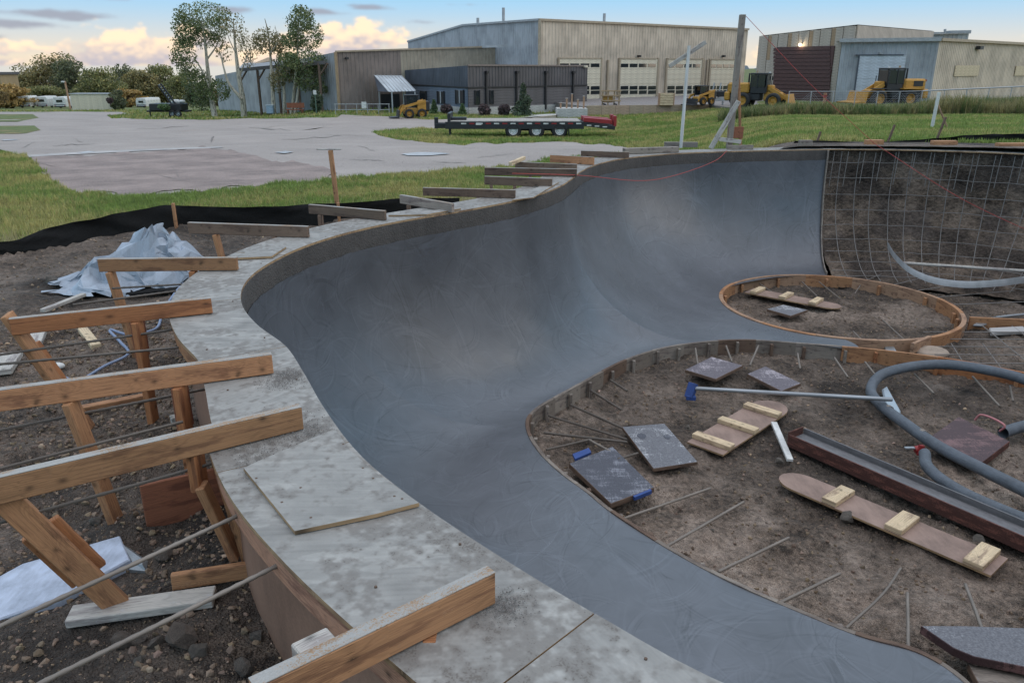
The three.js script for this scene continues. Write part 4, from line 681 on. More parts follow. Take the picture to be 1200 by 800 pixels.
// knee boards: plywood with a rounded end and sawn blocks across
function kneeBoard(label, a, b, w, ks, m, roundB = true, up = 0.03) {
  const A = GV(a[0], a[1], FL + up), B = GV(b[0], b[1], FL + up), d = B.clone().sub(A), L = d.length(); d.normalize(); const root = thing('knee_board', label, 'knee board', A.clone(), 'knee boards'), n = new THREE.Vector3(d.z, 0, -d.x), pts = [];
  const P = (s, t) => { const q = A.clone().addScaledVector(d, s).addScaledVector(n, t); return [q.x, -q.z]; };
  pts.push(P(0, -w / 2)); const c = L - w * 0.62; for (let k = 0; k <= 12; k++) { const t = -Math.PI / 2 + k / 12 * Math.PI; pts.push(P(c + Math.cos(t) * w * 0.62, Math.sin(t) * w / 2)); } pts.push(P(0, w / 2));
  const g = slabPoly(pts, A.y - 0.018, A.y, 0), uv = g.attributes.uv; for (let i = 0; i < uv.count; i++) uv.setXY(i, uv.getX(i) * 0.9, uv.getY(i) * 0.9); part(root, 'plywood_base', g, [m, M.plyEdge]);
  ks.forEach(([k, wd, l, sk = 0]) => { const q = A.clone().addScaledVector(d, L * k).setY(A.y + 0.001), e = n.clone().addScaledVector(d, sk).normalize(); part(root, 'block', bar(q.clone().addScaledVector(e, -l / 2), q.clone().addScaledVector(e, l / 2), 0.048, wd), M.pine); });
}
const plyBrown = mat(0.34, 0.235, 0.19, 0.85, { map: rep(T.grime, 1.5), bumpMap: T.woodB, bumpScale: 0.002 });
kneeBoard('long brown knee board beside the red channel with three spaced blocks', [1172, 664], [916, 556], 0.33, [[0.07, 0.14, 0.34], [0.40, 0.14, 0.32], [0.70, 0.13, 0.32]], plyBrown);
kneeBoard('short knee board near the blue float with three long blocks', [826, 525], [912, 471], 0.40, [[0.10, 0.10, 0.42], [0.42, 0.10, 0.42], [0.76, 0.10, 0.40]], plyBrown, true, 0.03);
kneeBoard('knee board inside the round form ring with three blocks', [878, 340], [986, 360], 0.34, [[0.10, 0.11, 0.36], [0.42, 0.11, 0.36], [0.74, 0.11, 0.36]], plyBrown, true, 0.04);
{
  // float on a pole
  const A = GV(813, 455, -2.0), B = GV(1046, 468, -1.95), r = thing('bull_float', 'long grey pole with a blue float head lying across the soil', 'float tool', A.clone());
  part(r, 'pole', rod(A, B, 0.024, 10), M.steel); 
  const h = A.clone(), hx = new THREE.Vector3(-0.02, 0, 0); part(r, 'head', bar(h.clone().add(new THREE.Vector3(-0.05, -0.10, 0.03)), h.clone().add(new THREE.Vector3(0.0, 0.05, -0.03)), 0.075, 0.09, false), M.blue);
  part(r, 'head_lobe', bar(h.clone().add(new THREE.Vector3(-0.085, -0.09, 0.05)), h.clone().add(new THREE.Vector3(0.02, -0.10, 0.045)), 0.05, 0.04, false), M.blue);
  solo('white_stick', 'white stick lying beside the short knee board', 'stick', bar(GV(907, 497, FL + 0.03), GV(926, 541, FL + 0.02), 0.03, 0.06), M.white);
  // steel channel
  const C = GV(932, 519, FL + 0.02), D = GV(1240, 655, FL + 0.02), ch = thing('steel_channel', 'long rusty red steel channel lying open side up', 'steel channel', C.clone()), dir = D.clone().sub(C).normalize(), nn = new THREE.Vector3(-dir.z, 0, dir.x), inside = mat(0.20, 0.195, 0.20, 0.6, { map: rep(T.grime, 2), metalness: 0.2 });
  const W = 0.24, Hh = 0.13; part(ch, 'web', bar(C.clone().setY(C.y + 0.055), D.clone().setY(C.y + 0.055), 0.02, W - 0.016), inside); part(ch, 'flange', bar(C.clone().addScaledVector(nn, W / 2).setY(C.y + 0.001), D.clone().addScaledVector(nn, W / 2).setY(C.y + 0.001), Hh, 0.014), rustM); part(ch, 'flange', bar(C.clone().addScaledVector(nn, -W / 2).setY(C.y + 0.001), D.clone().addScaledVector(nn, -W / 2).setY(C.y + 0.001), Hh, 0.014), inside);
  part(ch, 'end_plate', bar(C.clone().addScaledVector(nn, -W / 2 + 0.01).addScaledVector(dir, -0.01), C.clone().addScaledVector(nn, W / 2 - 0.01).addScaledVector(dir, -0.01), Hh + 0.015, 0.014), rustM);
  // hoses
  const hoseM = mat(0.135, 0.155, 0.18, 0.65, { map: rep(T.grime, 6, 1), bumpMap: T.rough, bumpScale: 0.004 });
  const loop = [[1250, 600], [1200, 574], [1150, 549], [1100, 523], [1058, 494], [1032, 474], [1021, 456], [1032, 440], [1065, 430], [1110, 427], [1160, 434], [1205, 446], [1250, 470]].map(([x, y], i) => GV(x, y, FL + 0.07 + [0, 0, 0, 0, 0, 0, 0, 0.08, 0.15, 0.18, 0.18, 0.16, 0.1][i]));
  const h1 = thing('hose', 'thick grey rubber hose lying in a wide loop', 'hose', loop[4].clone()); part(h1, 'tube', tube(loop, 0.057, 160, 14), hoseM);
  for (const k of [3.4, 4.6]) { const i = Math.floor(k), p = loop[i].clone().lerp(loop[i + 1], k - i), q = loop[i].clone().lerp(loop[i + 1], k - i + 0.08); part(h1, 'band', rod(p, q, 0.060, 14), M.grey); }
  const h2p = [[1084, 531], [1087, 546], [1104, 562], [1132, 579], [1170, 596], [1205, 610], [1260, 630]].map(([x, y]) => GV(x, y, FL + 0.07)), h2 = thing('hose', 'grey rubber hose end curving in from the steel channel', 'hose', h2p[0].clone()); part(h2, 'tube', tube(h2p, 0.052, 80, 14), hoseM);
  const h3p = [[1176, 507], [1190, 502], [1215, 496], [1260, 490]].map(([x, y]) => GV(x, y, FL + 0.09)), h3 = thing('hose', 'grey rubber hose end beside the maroon tray', 'hose', h3p[0].clone()); part(h3, 'tube', tube(h3p, 0.057, 30, 14), hoseM);
  const v = GV(1076, 527, FL + 0.06), rv = thing('red_clamp', 'small red hose clamp with a steel lever by the hose end', 'clamp', v.clone()); part(rv, 'clamp_body', rod(v.clone().add(new THREE.Vector3(-0.03, 0, 0)), v.clone().add(new THREE.Vector3(0.05, 0.02, 0)), 0.035, 9), M.redPaint); part(rv, 'lever', bar(v.clone().add(new THREE.Vector3(-0.13, 0.01, 0)), v.clone().add(new THREE.Vector3(-0.03, 0.01, 0)), 0.02, 0.03), M.steel); part(rv, 'wing', bar(v.clone().add(new THREE.Vector3(0, -0.04, 0.04)), v.clone().add(new THREE.Vector3(0.02, 0.06, 0.02)), 0.03, 0.05, false), M.redPaint);
  // crumpled clear bag behind the pole end
  const bp = [[1034, 455], [1040, 452], [1056, 480], [1056, 494], [1040, 480]].map(([x, y]) => gp(x, y, FL + 0.05)); solo('plastic_bag', 'flattened pale plastic sleeve between pole end and hose', 'plastic bag', slabPoly(bp, FL, FL + 0.05, 0.015), mat(0.36, 0.42, 0.46, 0.35));
  // bent strips against the bank
  const arc = [[1041, 291], [1050, 305], [1066, 320], [1090, 331], [1125, 337], [1165, 336], [1210, 330], [1250, 322]].map(([x, y], i) => { const Y = lerp(-1.55, -1.9, sstep(0, 4, i)); const [gx, gf] = gp(x, y, Y); return [gx, gf, Y]; });
  const apts = arc.map(p => V(p[0], p[2], p[1])); const acv = new THREE.CatmullRomCurve3(apts).getPoints(40), strip = thing('curved_strip', 'pale bent template strip leaning against the earth bank', 'template strip', apts[3].clone());
  { const pos = [], idx = [], uv = []; acv.forEach((p, i) => { for (const [dy, dz] of [[0, 0], [0.10, -0.03], [0.10, -0.05], [0, -0.02]]) { pos.push(p.x, p.y + dy, p.z + dz); uv.push(i * 0.05, dy); } }); for (let i = 0; i < acv.length - 1; i++) for (let k = 0; k < 4; k++) { const a = i * 4 + k, b = i * 4 + (k + 1) % 4; idx.push(a, a + 4, b + 4, a, b + 4, b); } const g = new THREE.BufferGeometry(); g.setAttribute('position', new THREE.Float32BufferAttribute(pos, 3)); g.setAttribute('uv', new THREE.Float32BufferAttribute(uv, 2)); g.setIndex(idx); g.computeVertexNormals(); part(strip, 'strip', g, mat(0.52, 0.53, 0.54, 0.6, { map: T.grime })); }
  { const a = GV(1059, 308, -1.66), b = GV(1240, 320, -1.66); solo('long_pole', 'long pale wooden pole lying behind the curved strip on the bank', 'pole', rod(a, b, 0.026, 8), M.pale); }
  { const a = GV(1147, 379, FL + 0.03), b = GV(1167, 372, FL + 0.03), c = GV(1250, 363, FL + 0.05), r2 = thing('shovel', 'slim shovel with a pale metal blade beyond the round form ring', 'shovel', a.clone()); part(r2, 'blade', slabPoly([[1141, 380], [1152, 373], [1168, 371], [1166, 375], [1152, 381]].map(([x, y]) => gp(x, y, FL + 0.05)), FL + 0.02, FL + 0.05, 0.008), M.steel); part(r2, 'handle', rod(b, c, 0.022, 8), M.steel); }
  { const pp = [[1160, 383], [1200, 381], [1205, 387], [1162, 389]].map(([x, y]) => gp(x, y, FL + 0.06)); solo('plastic_sheet', 'pale folded plastic sheet by the short form boards', 'plastic sheet', slabPoly(pp, FL, FL + 0.05, 0.012), mat(0.42, 0.40, 0.38, 0.6)); }
  { const pp = [[1035, 396], [1046, 398], [1054, 412], [1040, 411]].map(([x, y]) => gp(x, y, FL + 0.09)); solo('trowel', 'grey trowel blade leaning by the round form ring', 'trowel', slabPoly(pp, FL + 0.02, FL + 0.06, 0.01), M.steel); }
  { const a = GV(1068, 414, FL + 0.02), b = GV(1088, 405, FL + 0.02); solo('timber_wedge', 'orange timber wedge standing between ring and straight forms', 'wedge', bar(a, b, 0.14, 0.05), M.tan); const c = GV(1092, 413, FL), dm = new THREE.SphereGeometry(0.22, 16, 8, 0, 6.283, 0, 1.57).scale(1, 0.35, 0.8); solo('cement_lump', 'smooth tan lump of set cement behind the orange wedge', 'cement lump', dm, mat(0.42, 0.33, 0.26, 0.9, { map: T.grime })).position.copy(c); }
  { const a = GV(798, 523, FL), b = GV(790, 519, FL); }
}

// ---------- lot, paths, lawns ----------
function drape(pxs, lift, uvs, maxEdge, fine = land) {
  const P = pxs.map(([x, y]) => onLand(x, y)), c = P.map(p => new THREE.Vector2(p[0], p[1])), tri = THREE.ShapeUtils.triangulateShape(c, []), out = [];
  const split = (a, b, d, n) => { const e = [[a, b], [b, d], [d, a]].map(([p, q]) => Math.hypot(p[0] - q[0], p[1] - q[1])), m = Math.max(...e), lim = maxEdge * (0.4 + Math.hypot((a[0] + b[0]) / 2, (a[1] + b[1]) / 2) / 40); if (m < lim || n > 12) { out.push(a, b, d); return; } const k = e.indexOf(m), [p, q, r] = k === 0 ? [a, b, d] : k === 1 ? [b, d, a] : [d, a, b], h = [(p[0] + q[0]) / 2, (p[1] + q[1]) / 2]; split(p, h, r, n + 1); split(h, q, r, n + 1); };
  for (const t of tri) split(P[t[0]], P[t[1]], P[t[2]], 0);
  const pos = [], uv = []; for (const [x, f] of out) { pos.push(x, land(x, f) + lift, -f); uv.push(x / uvs, f / uvs); }
  for (let i = 0; i < pos.length; i += 9) { const ux = pos[i + 3] - pos[i], uz = pos[i + 5] - pos[i + 2], vx = pos[i + 6] - pos[i], vz = pos[i + 8] - pos[i + 2]; if (uz * vx - ux * vz < 0) for (let k = 0; k < 3; k++) { const t = pos[i + 3 + k]; pos[i + 3 + k] = pos[i + 6 + k]; pos[i + 6 + k] = t; } }
  for (let i = 0, j = 0; i < pos.length; i += 3, j += 2) { uv[j] = pos[i] / uvs; uv[j + 1] = -pos[i + 2] / uvs; }
  const g = new THREE.BufferGeometry(); g.setAttribute('position', new THREE.Float32BufferAttribute(pos, 3)); g.setAttribute('uv', new THREE.Float32BufferAttribute(uv, 2)); g.computeVertexNormals(); return [g, P];
}
// wavy edge between traced points
function wavy(p, amp, step = 9) { const o = []; for (let i = 0; i < p.length; i++) { const a = p[i], b = p[(i + 1) % p.length], n = Math.max(1, Math.round(Math.hypot(b[0] - a[0], b[1] - a[1]) / step)); for (let k = 0; k < n; k++) { const t = k / n, x = lerp(a[0], b[0], t), y = lerp(a[1], b[1], t); o.push([x, y + (fbm(x * 0.055 + 30, y * 0.2 + 30, 3, 5) - 0.5) * 1.6 * amp * Math.min(1, Math.max(0.1, (y - 125) / 60))]); } } return o; }
const lotEdge = wavy([[-220, 190], [-60, 178], [0, 178], [28, 182], [44, 198], [58, 215], [88, 231], [180, 230], [270, 224], [385, 213], [470, 206], [575, 199], [640, 187], [705, 181.5], [770, 178], [690, 168.5], [600, 167.5], [520, 170], [470, 166], [445, 160], [437, 156], [470, 152.5], [545, 150], [600, 148], [640, 145], [600, 141.5], [545, 140.5], [505, 140.5], [480, 138], [400, 134.5], [395, 138], [300, 139.5], [215, 140.5], [130, 139], [125, 135.5], [150, 133], [142, 131.5], [100, 131], [40, 131.3], [-220, 131]], 6, 6);
const [lotG, lotP] = drape(lotEdge, 0.035, 11, 2.5);
const lotMesh = struct('parking_lot', lotG, M.lot);
{ // cracks opened in the paving
  const R = rng(71), cm = mat(0.20, 0.175, 0.155, 0.95);
  for (const [a, b, c, d] of [[180, 205, 222, 216], [120, 190, 150, 186], [86, 163, 98, 169], [200, 195, 210, 210], [410, 188, 452, 190], [290, 150, 340, 153], [60, 172, 110, 169], [250, 160, 246, 169], [330, 165, 400, 160], [420, 172, 440, 178], [505, 190, 548, 193], [560, 186, 600, 181], [160, 152, 220, 149], [40, 168, 26, 174]]) {
    const top = [], bot = []; for (let k = 0; k <= 9; k++) { const t = k / 9, x = lerp(a, c, t) + (R() - 0.5) * 3, y = lerp(b, d, t) + (R() - 0.5) * 1.6, w = 0.08 + R() * 0.2 * Math.sin(t * 3.14); top.push([x, y - w]); bot.unshift([x, y + w]); }
    const o = new THREE.Mesh(drape([...top, ...bot], 0.06, 6, 3)[0], cm); o.name = 'crack'; o.receiveShadow = true; lotMesh.add(o);
  }
}
const [grvG] = drape(wavy([[30, 184], [150, 180], [255, 174], [300, 183], [352, 193], [395, 203], [378, 212], [270, 222], [180, 228], [92, 229], [62, 213], [46, 196]], 9, 5), 0.055, 3, 2.5);
struct('gravel_patch', grvG, M.gravel);
for (const p of [[[-220, 150], [40, 148], [47, 153], [30, 157], [-220, 164]], [[-220, 136], [38, 134], [45, 138.5], [20, 143], [-220, 146]]]) struct('lawn', drape(wavy(p, 2), 0.05, 9, 3)[0], M.turf);
// pale repair strip; lot puddles with their sky reflection painted as pale colour
struct('repair_strip', drape([[14, 184.5], [60, 181.5], [160, 176.5], [258, 173], [262, 174.5], [165, 178.5], [60, 184], [16, 187]], 0.06, 6, 2)[0], mat(0.46, 0.43, 0.41, 0.9, { map: T.grime }));
for (const p of [[[470, 182], [490, 180], [515, 180.5], [528, 182], [505, 184], [478, 184]], [[322, 180], [335, 178.5], [344, 180], [333, 181.5]], [[90, 180.5], [104, 178.5], [112, 179.5], [98, 181]], [[0, 165.2], [16, 164.2], [22, 165], [5, 166]]]) struct('painted_puddle', drape(wavy(p, 0.5, 4), 0.065, 6, 2)[0], mat(0.46, 0.465, 0.475, 0.6, { map: T.grime }));

// ---------- grass ----------
const roadPolys = [lotP];
const tuft = (n, h, w, seed, lean = 0.5) => {
  const r = rng(seed), pos = [], idx = [];
  for (let k = 0; k < n; k++) {
    const a = r() * 6.283, bx = (r() - 0.5) * 0.12, bz = (r() - 0.5) * 0.12, H = h * (0.5 + r() * 0.6), l = lean * H * (0.3 + r()), dx = Math.cos(a), dz = Math.sin(a), i = pos.length / 3;
    pos.push(bx - dz * w, 0, bz + dx * w, bx + dz * w, 0, bz - dx * w, bx + dx * l * 0.35 - dz * w * 0.7, H * 0.6, bz + dz * l * 0.35 + dx * w * 0.7, bx + dx * l * 0.35 + dz * w * 0.7, H * 0.6, bz + dz * l * 0.35 - dx * w * 0.7, bx + dx * l, H, bz + dz * l);
    idx.push(i, i + 1, i + 3, i, i + 3, i + 2, i + 2, i + 3, i + 4);
  }
  const g = new THREE.BufferGeometry(); g.setAttribute('position', new THREE.Float32BufferAttribute(pos, 3)); g.setIndex(idx); g.computeVertexNormals(); return g;
};
{
  const R = rng(501), gm = new THREE.MeshPhysicalMaterial({ color: lin(1, 1, 1), roughness: 0.9, transmission: 0.25, thickness: 0 }), col = new THREE.Color(), d = new THREE.Object3D();
  const PG = new Map(), paved = (x, f) => { const k = Math.round(x * 5) * 4096 + Math.round(f * 5); let v = PG.get(k); if (v === undefined) { v = inPoly(x, f, lotP); PG.set(k, v); } return v; };
  function meadow(name, label, n, geo, place, hue) {
    const im = new THREE.InstancedMesh(geo, gm, n); for (let i = 0; i < n; i++) { const [x, f, s, y = land(x, f)] = place(); d.position.set(x, y - 0.01, -f); d.scale.set(s * (0.8 + R() * 0.5), s * (0.7 + R() * 0.6), s * (0.8 + R() * 0.5)); d.rotation.set((R() - 0.5) * 0.3, R() * 6.28, (R() - 0.5) * 0.3); d.updateMatrix(); im.setMatrixAt(i, d.matrix); const k = fbm(x * 0.5 + 9, f * 0.5 + 9, 4, 503), w = 0.6 + R() * 0.7, dry = sstep(0.45, 0.65, k + (R() - 0.5) * 0.35); im.setColorAt(i, hue(col, w, dry)); }
    im.name = name; im.castShadow = im.receiveShadow = true; im.userData = { kind: 'stuff', label }; scene.add(im);
  }
  const lush = (c, w, dry) => c.setRGB(w * lerp(0.21, 0.44, dry), w * lerp(0.285, 0.38, dry), w * lerp(0.055, 0.13, dry)), rank = (c, w, dry) => c.setRGB(w * lerp(0.12, 0.30, dry), w * lerp(0.16, 0.25, dry), w * lerp(0.04, 0.10, dry));
  const fenceLine = SITE.slice(3, 13);
  // lawn between the black fence and the lot
  meadow('grass', 'uncut lawn grass between the black fence and the gravel lot', 52000, tuft(9, 0.16, 0.006, 11), () => { for (;;) { const f = 9 + R() ** 1.2 * 24, x = -0.95 * f + R() * (f * 1.02), u = x / f; if (u < -0.75 || u > 0.14 || (inPoly(x, f, SITE)) || paved(x, f) || f > 27 && u > -0.2 && R() < 0.5) continue; const near = polyDist(x, f, fenceLine, false); return [x, f, (near < 1.5 ? 1.5 : 1) * (0.6 + 0.8 * fbm(x + 7, f + 7, 3, 505))]; } }, lush);
  meadow('dry_stalks', 'tall straw coloured stalks behind the black fence', 2600, tuft(9, 0.5, 0.005, 15, 0.3), () => { for (;;) { const k = R() * 8, i = Math.min(fenceLine.length - 2, Math.floor(k)), t = k - i, x = lerp(fenceLine[i][0], fenceLine[i + 1][0], t) - 0.1 - R() * 1.3, f = lerp(fenceLine[i][1], fenceLine[i + 1][1], t) + 0.25 + R() * 1.6; if (inPoly(x, f, SITE) || R() > fbm(x * 0.8 + 4, f * 0.8 + 4, 3, 509) * 1.4) continue; return [x, f, 0.5 + R() * 0.6]; } }, (c, w) => c.setRGB(w * 0.40, w * 0.33, w * 0.17));
  // field on the far side
  meadow('meadow_grass', 'short green grass of the field behind the far rim', 90000, tuft(8, 0.11, 0.009, 12), () => { for (;;) { const f = 15 + R() ** 1.4 * 58, x = f * (-0.2 + R() * 0.95); if (paved(x, f) || inPoly(x, f, SITE)) continue; return [x, f, (0.7 + f * 0.018)]; } }, lush);
  // rank growth below the yard
  meadow('tall_grass', 'tall rank grass along the yard fence', 12000, tuft(12, 0.75, 0.018, 13, 0.35), () => { const f = 49 + R() * 8, u = 0.255 + R() * 0.44, x = u * f; return [x, f, (0.6 + 0.7 * fbm(x * 0.4 + 3, f * 0.4, 3, 507)) * (u > 0.5 ? 1.35 : 1)]; }, rank);
  meadow('verge_grass', 'grass round the aspens and the lot islands', 9000, tuft(8, 0.2, 0.02, 14), () => { for (;;) { const f = 60 + R() * 70, x = f * (-0.66 + R() * 0.72); if (paved(x, f)) continue; return [x, f, 1.1]; } }, lush);
}

// ---------- buildings ----------
function face(px, py, A, B) { const [u, d, fw] = ray(px, py), ex = B[0] - A[0], ef = B[1] - A[1], t = (A[0] * ef - A[1] * ex) / (u * ef - fw * ex); return [u * t, EYE - d * t, fw * t]; }
function outward(A, B) { const ex = B[0] - A[0], ef = B[1] - A[1], l = Math.hypot(ex, ef), n = [-ef / l, ex / l]; return (n[0] * -A[0] + n[1] * -A[1]) > 0 ? n : [-n[0], -n[1]]; }
function ribWall(A, B, y0, ya, yb, rib = 0.42, depth = 0.045) {
  const L = Math.hypot(B[0] - A[0], B[1] - A[1]), ex = (B[0] - A[0]) / L, ef = (B[1] - A[1]) / L, n = outward(A, B), pts = [];
  for (let s = 0; s < L; s += rib) for (const [k, d] of [[0, 0], [0.55, 0], [0.64, 1], [0.9, 1], [0.99, 0]]) { const q = s + k * rib; if (q <= L) pts.push([q, d * depth]); } pts.push([L, 0]);
  const pos = [], uv = [], idx = []; pts.forEach(([s, d], i) => { const x = A[0] + ex * s + n[0] * d, f = A[1] + ef * s + n[1] * d, yt = lerp(ya, yb, s / L); pos.push(x, y0, -f, x, yt, -f); uv.push(s / 6, 0, s / 6, (yt - y0) / 6); if (i) { const a = i * 2; idx.push(a - 2, a, a + 1, a - 2, a + 1, a - 1); } });
  const g = new THREE.BufferGeometry(); g.setAttribute('position', new THREE.Float32BufferAttribute(pos, 3)); g.setAttribute('uv', new THREE.Float32BufferAttribute(uv, 2)); g.setIndex(idx); const h = g.toNonIndexed(); h.computeVertexNormals(); return h;
}
// boards laid level, for lap siding
function lapWall(A, B, y0, y1, lap, depth) {
  const n = outward(A, B), pos = [], uv = [], L = Math.hypot(B[0] - A[0], B[1] - A[1]);
  const q = (a, b, c, d) => { pos.push(...a, ...b, ...c, ...a, ...c, ...d); for (let k = 0; k < 6; k++) uv.push([0, L, L, 0, L, 0][k] / 5, [0, 0, 1, 0, 1, 1][k] * 0.2); };
  const P = (p, y, o) => [p[0] + n[0] * o, y, -(p[1] + n[1] * o)];
  for (let y = y0; y < y1 - 0.01; y += lap) { const t = Math.min(y1, y + lap); q(P(A, y, depth), P(B, y, depth), P(B, t, 0), P(A, t, 0)); q(P(A, y, 0), P(B, y, 0), P(B, y, depth), P(A, y, depth)); }
  const g = new THREE.BufferGeometry(); g.setAttribute('position', new THREE.Float32BufferAttribute(pos, 3)); g.setAttribute('uv', new THREE.Float32BufferAttribute(uv, 2)); g.computeVertexNormals(); return g;
}
// box on a wall from pixels of its outline
function wallBox(A, B, x0, x1, yt, yb, off, th) {
  const ym = (yt + yb) / 2, l = face(x0, ym, A, B), r = face(x1, ym, A, B), t = face((x0 + x1) / 2, yt, A, B)[1], b = face((x0 + x1) / 2, yb, A, B)[1], n = outward(A, B), o = off + th / 2;
  return bar(V(l[0] + n[0] * o, (t + b) / 2, l[2] + n[1] * o), V(r[0] + n[0] * o, (t + b) / 2, r[2] + n[1] * o), t - b, th, false);
}
const poly3 = (pts, m) => { const g = new THREE.BufferGeometry(), pos = [], uv = []; for (let i = 1; i < pts.length - 1; i++) for (const p of [pts[0], pts[i], pts[i + 1]]) { pos.push(p.x, p.y, p.z); uv.push((p.x + p.y) / 6, p.z / 6); } g.setAttribute('position', new THREE.Float32BufferAttribute(pos, 3)); g.setAttribute('uv', new THREE.Float32BufferAttribute(uv, 2)); g.computeVertexNormals(); return g; };
const metal = (r, g, b) => mat(r, g, b, 0.6, { map: T.grime });
const BM = { tan: metal(0.63, 0.52, 0.41), blueGrey: metal(0.40, 0.41, 0.43), brown: metal(0.26, 0.205, 0.18), olive: metal(0.40, 0.34, 0.26), slate: metal(0.095, 0.105, 0.13), umber: metal(0.125, 0.112, 0.115), cream: metal(0.80, 0.71, 0.55), roof: metal(0.30, 0.30, 0.31), maroon: metal(0.105, 0.05, 0.045), conc: mat(0.50, 0.43, 0.355, 0.9, { map: T.grime }), lightGrey: metal(0.42, 0.43, 0.44), stucco: mat(0.55, 0.53, 0.50, 0.9, { map: T.grime }), trim: metal(0.45, 0.36, 0.26), rusty: metal(0.42, 0.29, 0.17) };
function roofOver(A, B, back, ya, yb, yBackA, yBackB) { const n = outward(A, B), a = V(A[0], ya, A[1]), b = V(B[0], yb, B[1]), c = V(B[0] - n[0] * back, yBackB, B[1] - n[1] * back), d = V(A[0] - n[0] * back, yBackA, A[1] - n[1] * back); return poly3([a, b, c, d]); }
{ // tall garage hall
  const A = [2.8, 84], B = [29.7, 106], k1 = [-5.65, 98], k2 = [-13.9, 112], base = -3.4, yA = 5.63, r = thing('garage_hall', 'large tan metal garage hall with four tall overhead doors', 'building', V(A[0], base, A[1]));
  part(r, 'wall', ribWall(A, B, base, yA, yA, 0.45), BM.tan); part(r, 'wall', ribWall(k1, A, base, 5.75, yA, 0.45), BM.blueGrey); part(r, 'wall', ribWall(k2, k1, base, 4.35, 5.75, 0.45), BM.blueGrey);  // left walls blue-grey: the cool side away from the warm light is coloured in
  part(r, 'wall', ribWall(B, [B[0] - 12, B[1] + 24], base, yA, yA, 0.45), BM.blueGrey);
  part(r, 'roof', poly3([V(A[0], yA, A[1]), V(B[0], yA, B[1]), V(B[0] - 12, 5.9, B[1] + 24), V(k2[0], 4.35, k2[1]), V(k1[0], 5.75, k1[1])]), BM.roof);
  part(r, 'eave_trim', bar(V(A[0] - 0.1, yA + 0.08, A[1] - 0.2), V(B[0], yA + 0.08, B[1] - 0.2), 0.22, 0.25, false), BM.trim); part(r, 'eave_trim', bar(V(k1[0], 5.85, k1[1] - 0.1), V(A[0] - 0.1, yA + 0.1, A[1] - 0.1), 0.2, 0.25, false), BM.lightGrey); part(r, 'eave_trim', bar(V(k2[0], 4.45, k2[1] - 0.1), V(k1[0], 5.85, k1[1] - 0.1), 0.2, 0.25, false), BM.lightGrey); part(r, 'corner_trim', bar(V(A[0] - 0.05, base, A[1] - 0.15), V(A[0] - 0.05, yA, A[1] - 0.15), 0.3, 0.3, false), BM.trim);
  for (const [x0, x1, yt, yb] of [[654, 702, 69, 122], [725, 768, 69.3, 121.5], [780, 820, 69.8, 121], [830.5, 861, 70.3, 120.5]]) {
    const d = part(r, 'door', wallBox(A, B, x0, x1, yt, yb, 0.06, 0.12), BM.cream), h = yb - yt; part(r, 'frame', wallBox(A, B, x0 - 1.6, x0, yt - 1.5, yb, 0.05, 0.2), BM.trim, d); part(r, 'frame', wallBox(A, B, x1, x1 + 1.6, yt - 1.5, yb, 0.05, 0.2), BM.trim, d); part(r, 'frame', wallBox(A, B, x0, x1, yt - 1.5, yt, 0.05, 0.2), BM.trim, d);
    for (let k = 1; k < 9; k++) part(r, 'seam', wallBox(A, B, x0 + 0.2, x1 - 0.2, yt + h * k / 9 - 0.12, yt + h * k / 9 + 0.12, 0.181, 0.012), BM.trim, d);
    for (const [ya, yb2] of [[yt + h * 0.10, yt + h * 0.18], [yt + h * 0.60, yt + h * 0.68], [yt + h * 0.70, yt + h * 0.78]]) for (let k = 0; k < 4; k++) { const w = (x1 - x0) / 4; part(r, 'pane', wallBox(A, B, x0 + w * (k + 0.08), x0 + w * (k + 0.92), ya, yb2, 0.185, 0.03), M.glass, d); }
  }
  for (const x of [710, 822, 826]) part(r, 'downspout', wallBox(A, B, x, x + 1.6, 70, 120, 0.08, 0.15), BM.trim);
  for (const x of [747, 846]) part(r, 'wall_light', wallBox(A, B, x - 0.8, x + 0.8, 64.5, 67, 0.1, 0.4), M.blackMetal);
  const vent = (px, py, h) => { const p = DV(px, py, 95); part(r, 'vent_pipe', rod(p, p.clone().add(new THREE.Vector3(0, h, 0)), 0.16, 8), BM.lightGrey); }; vent(708, 27, 1.0); vent(560, 31, 0.9); vent(590, 27, 1.6);
  part(r, 'parapet', poly3([DV(565, 56, 83), DV(595, 55, 80), DV(595, 52, 80), DV(565, 53.5, 83)]), BM.lightGrey);
}
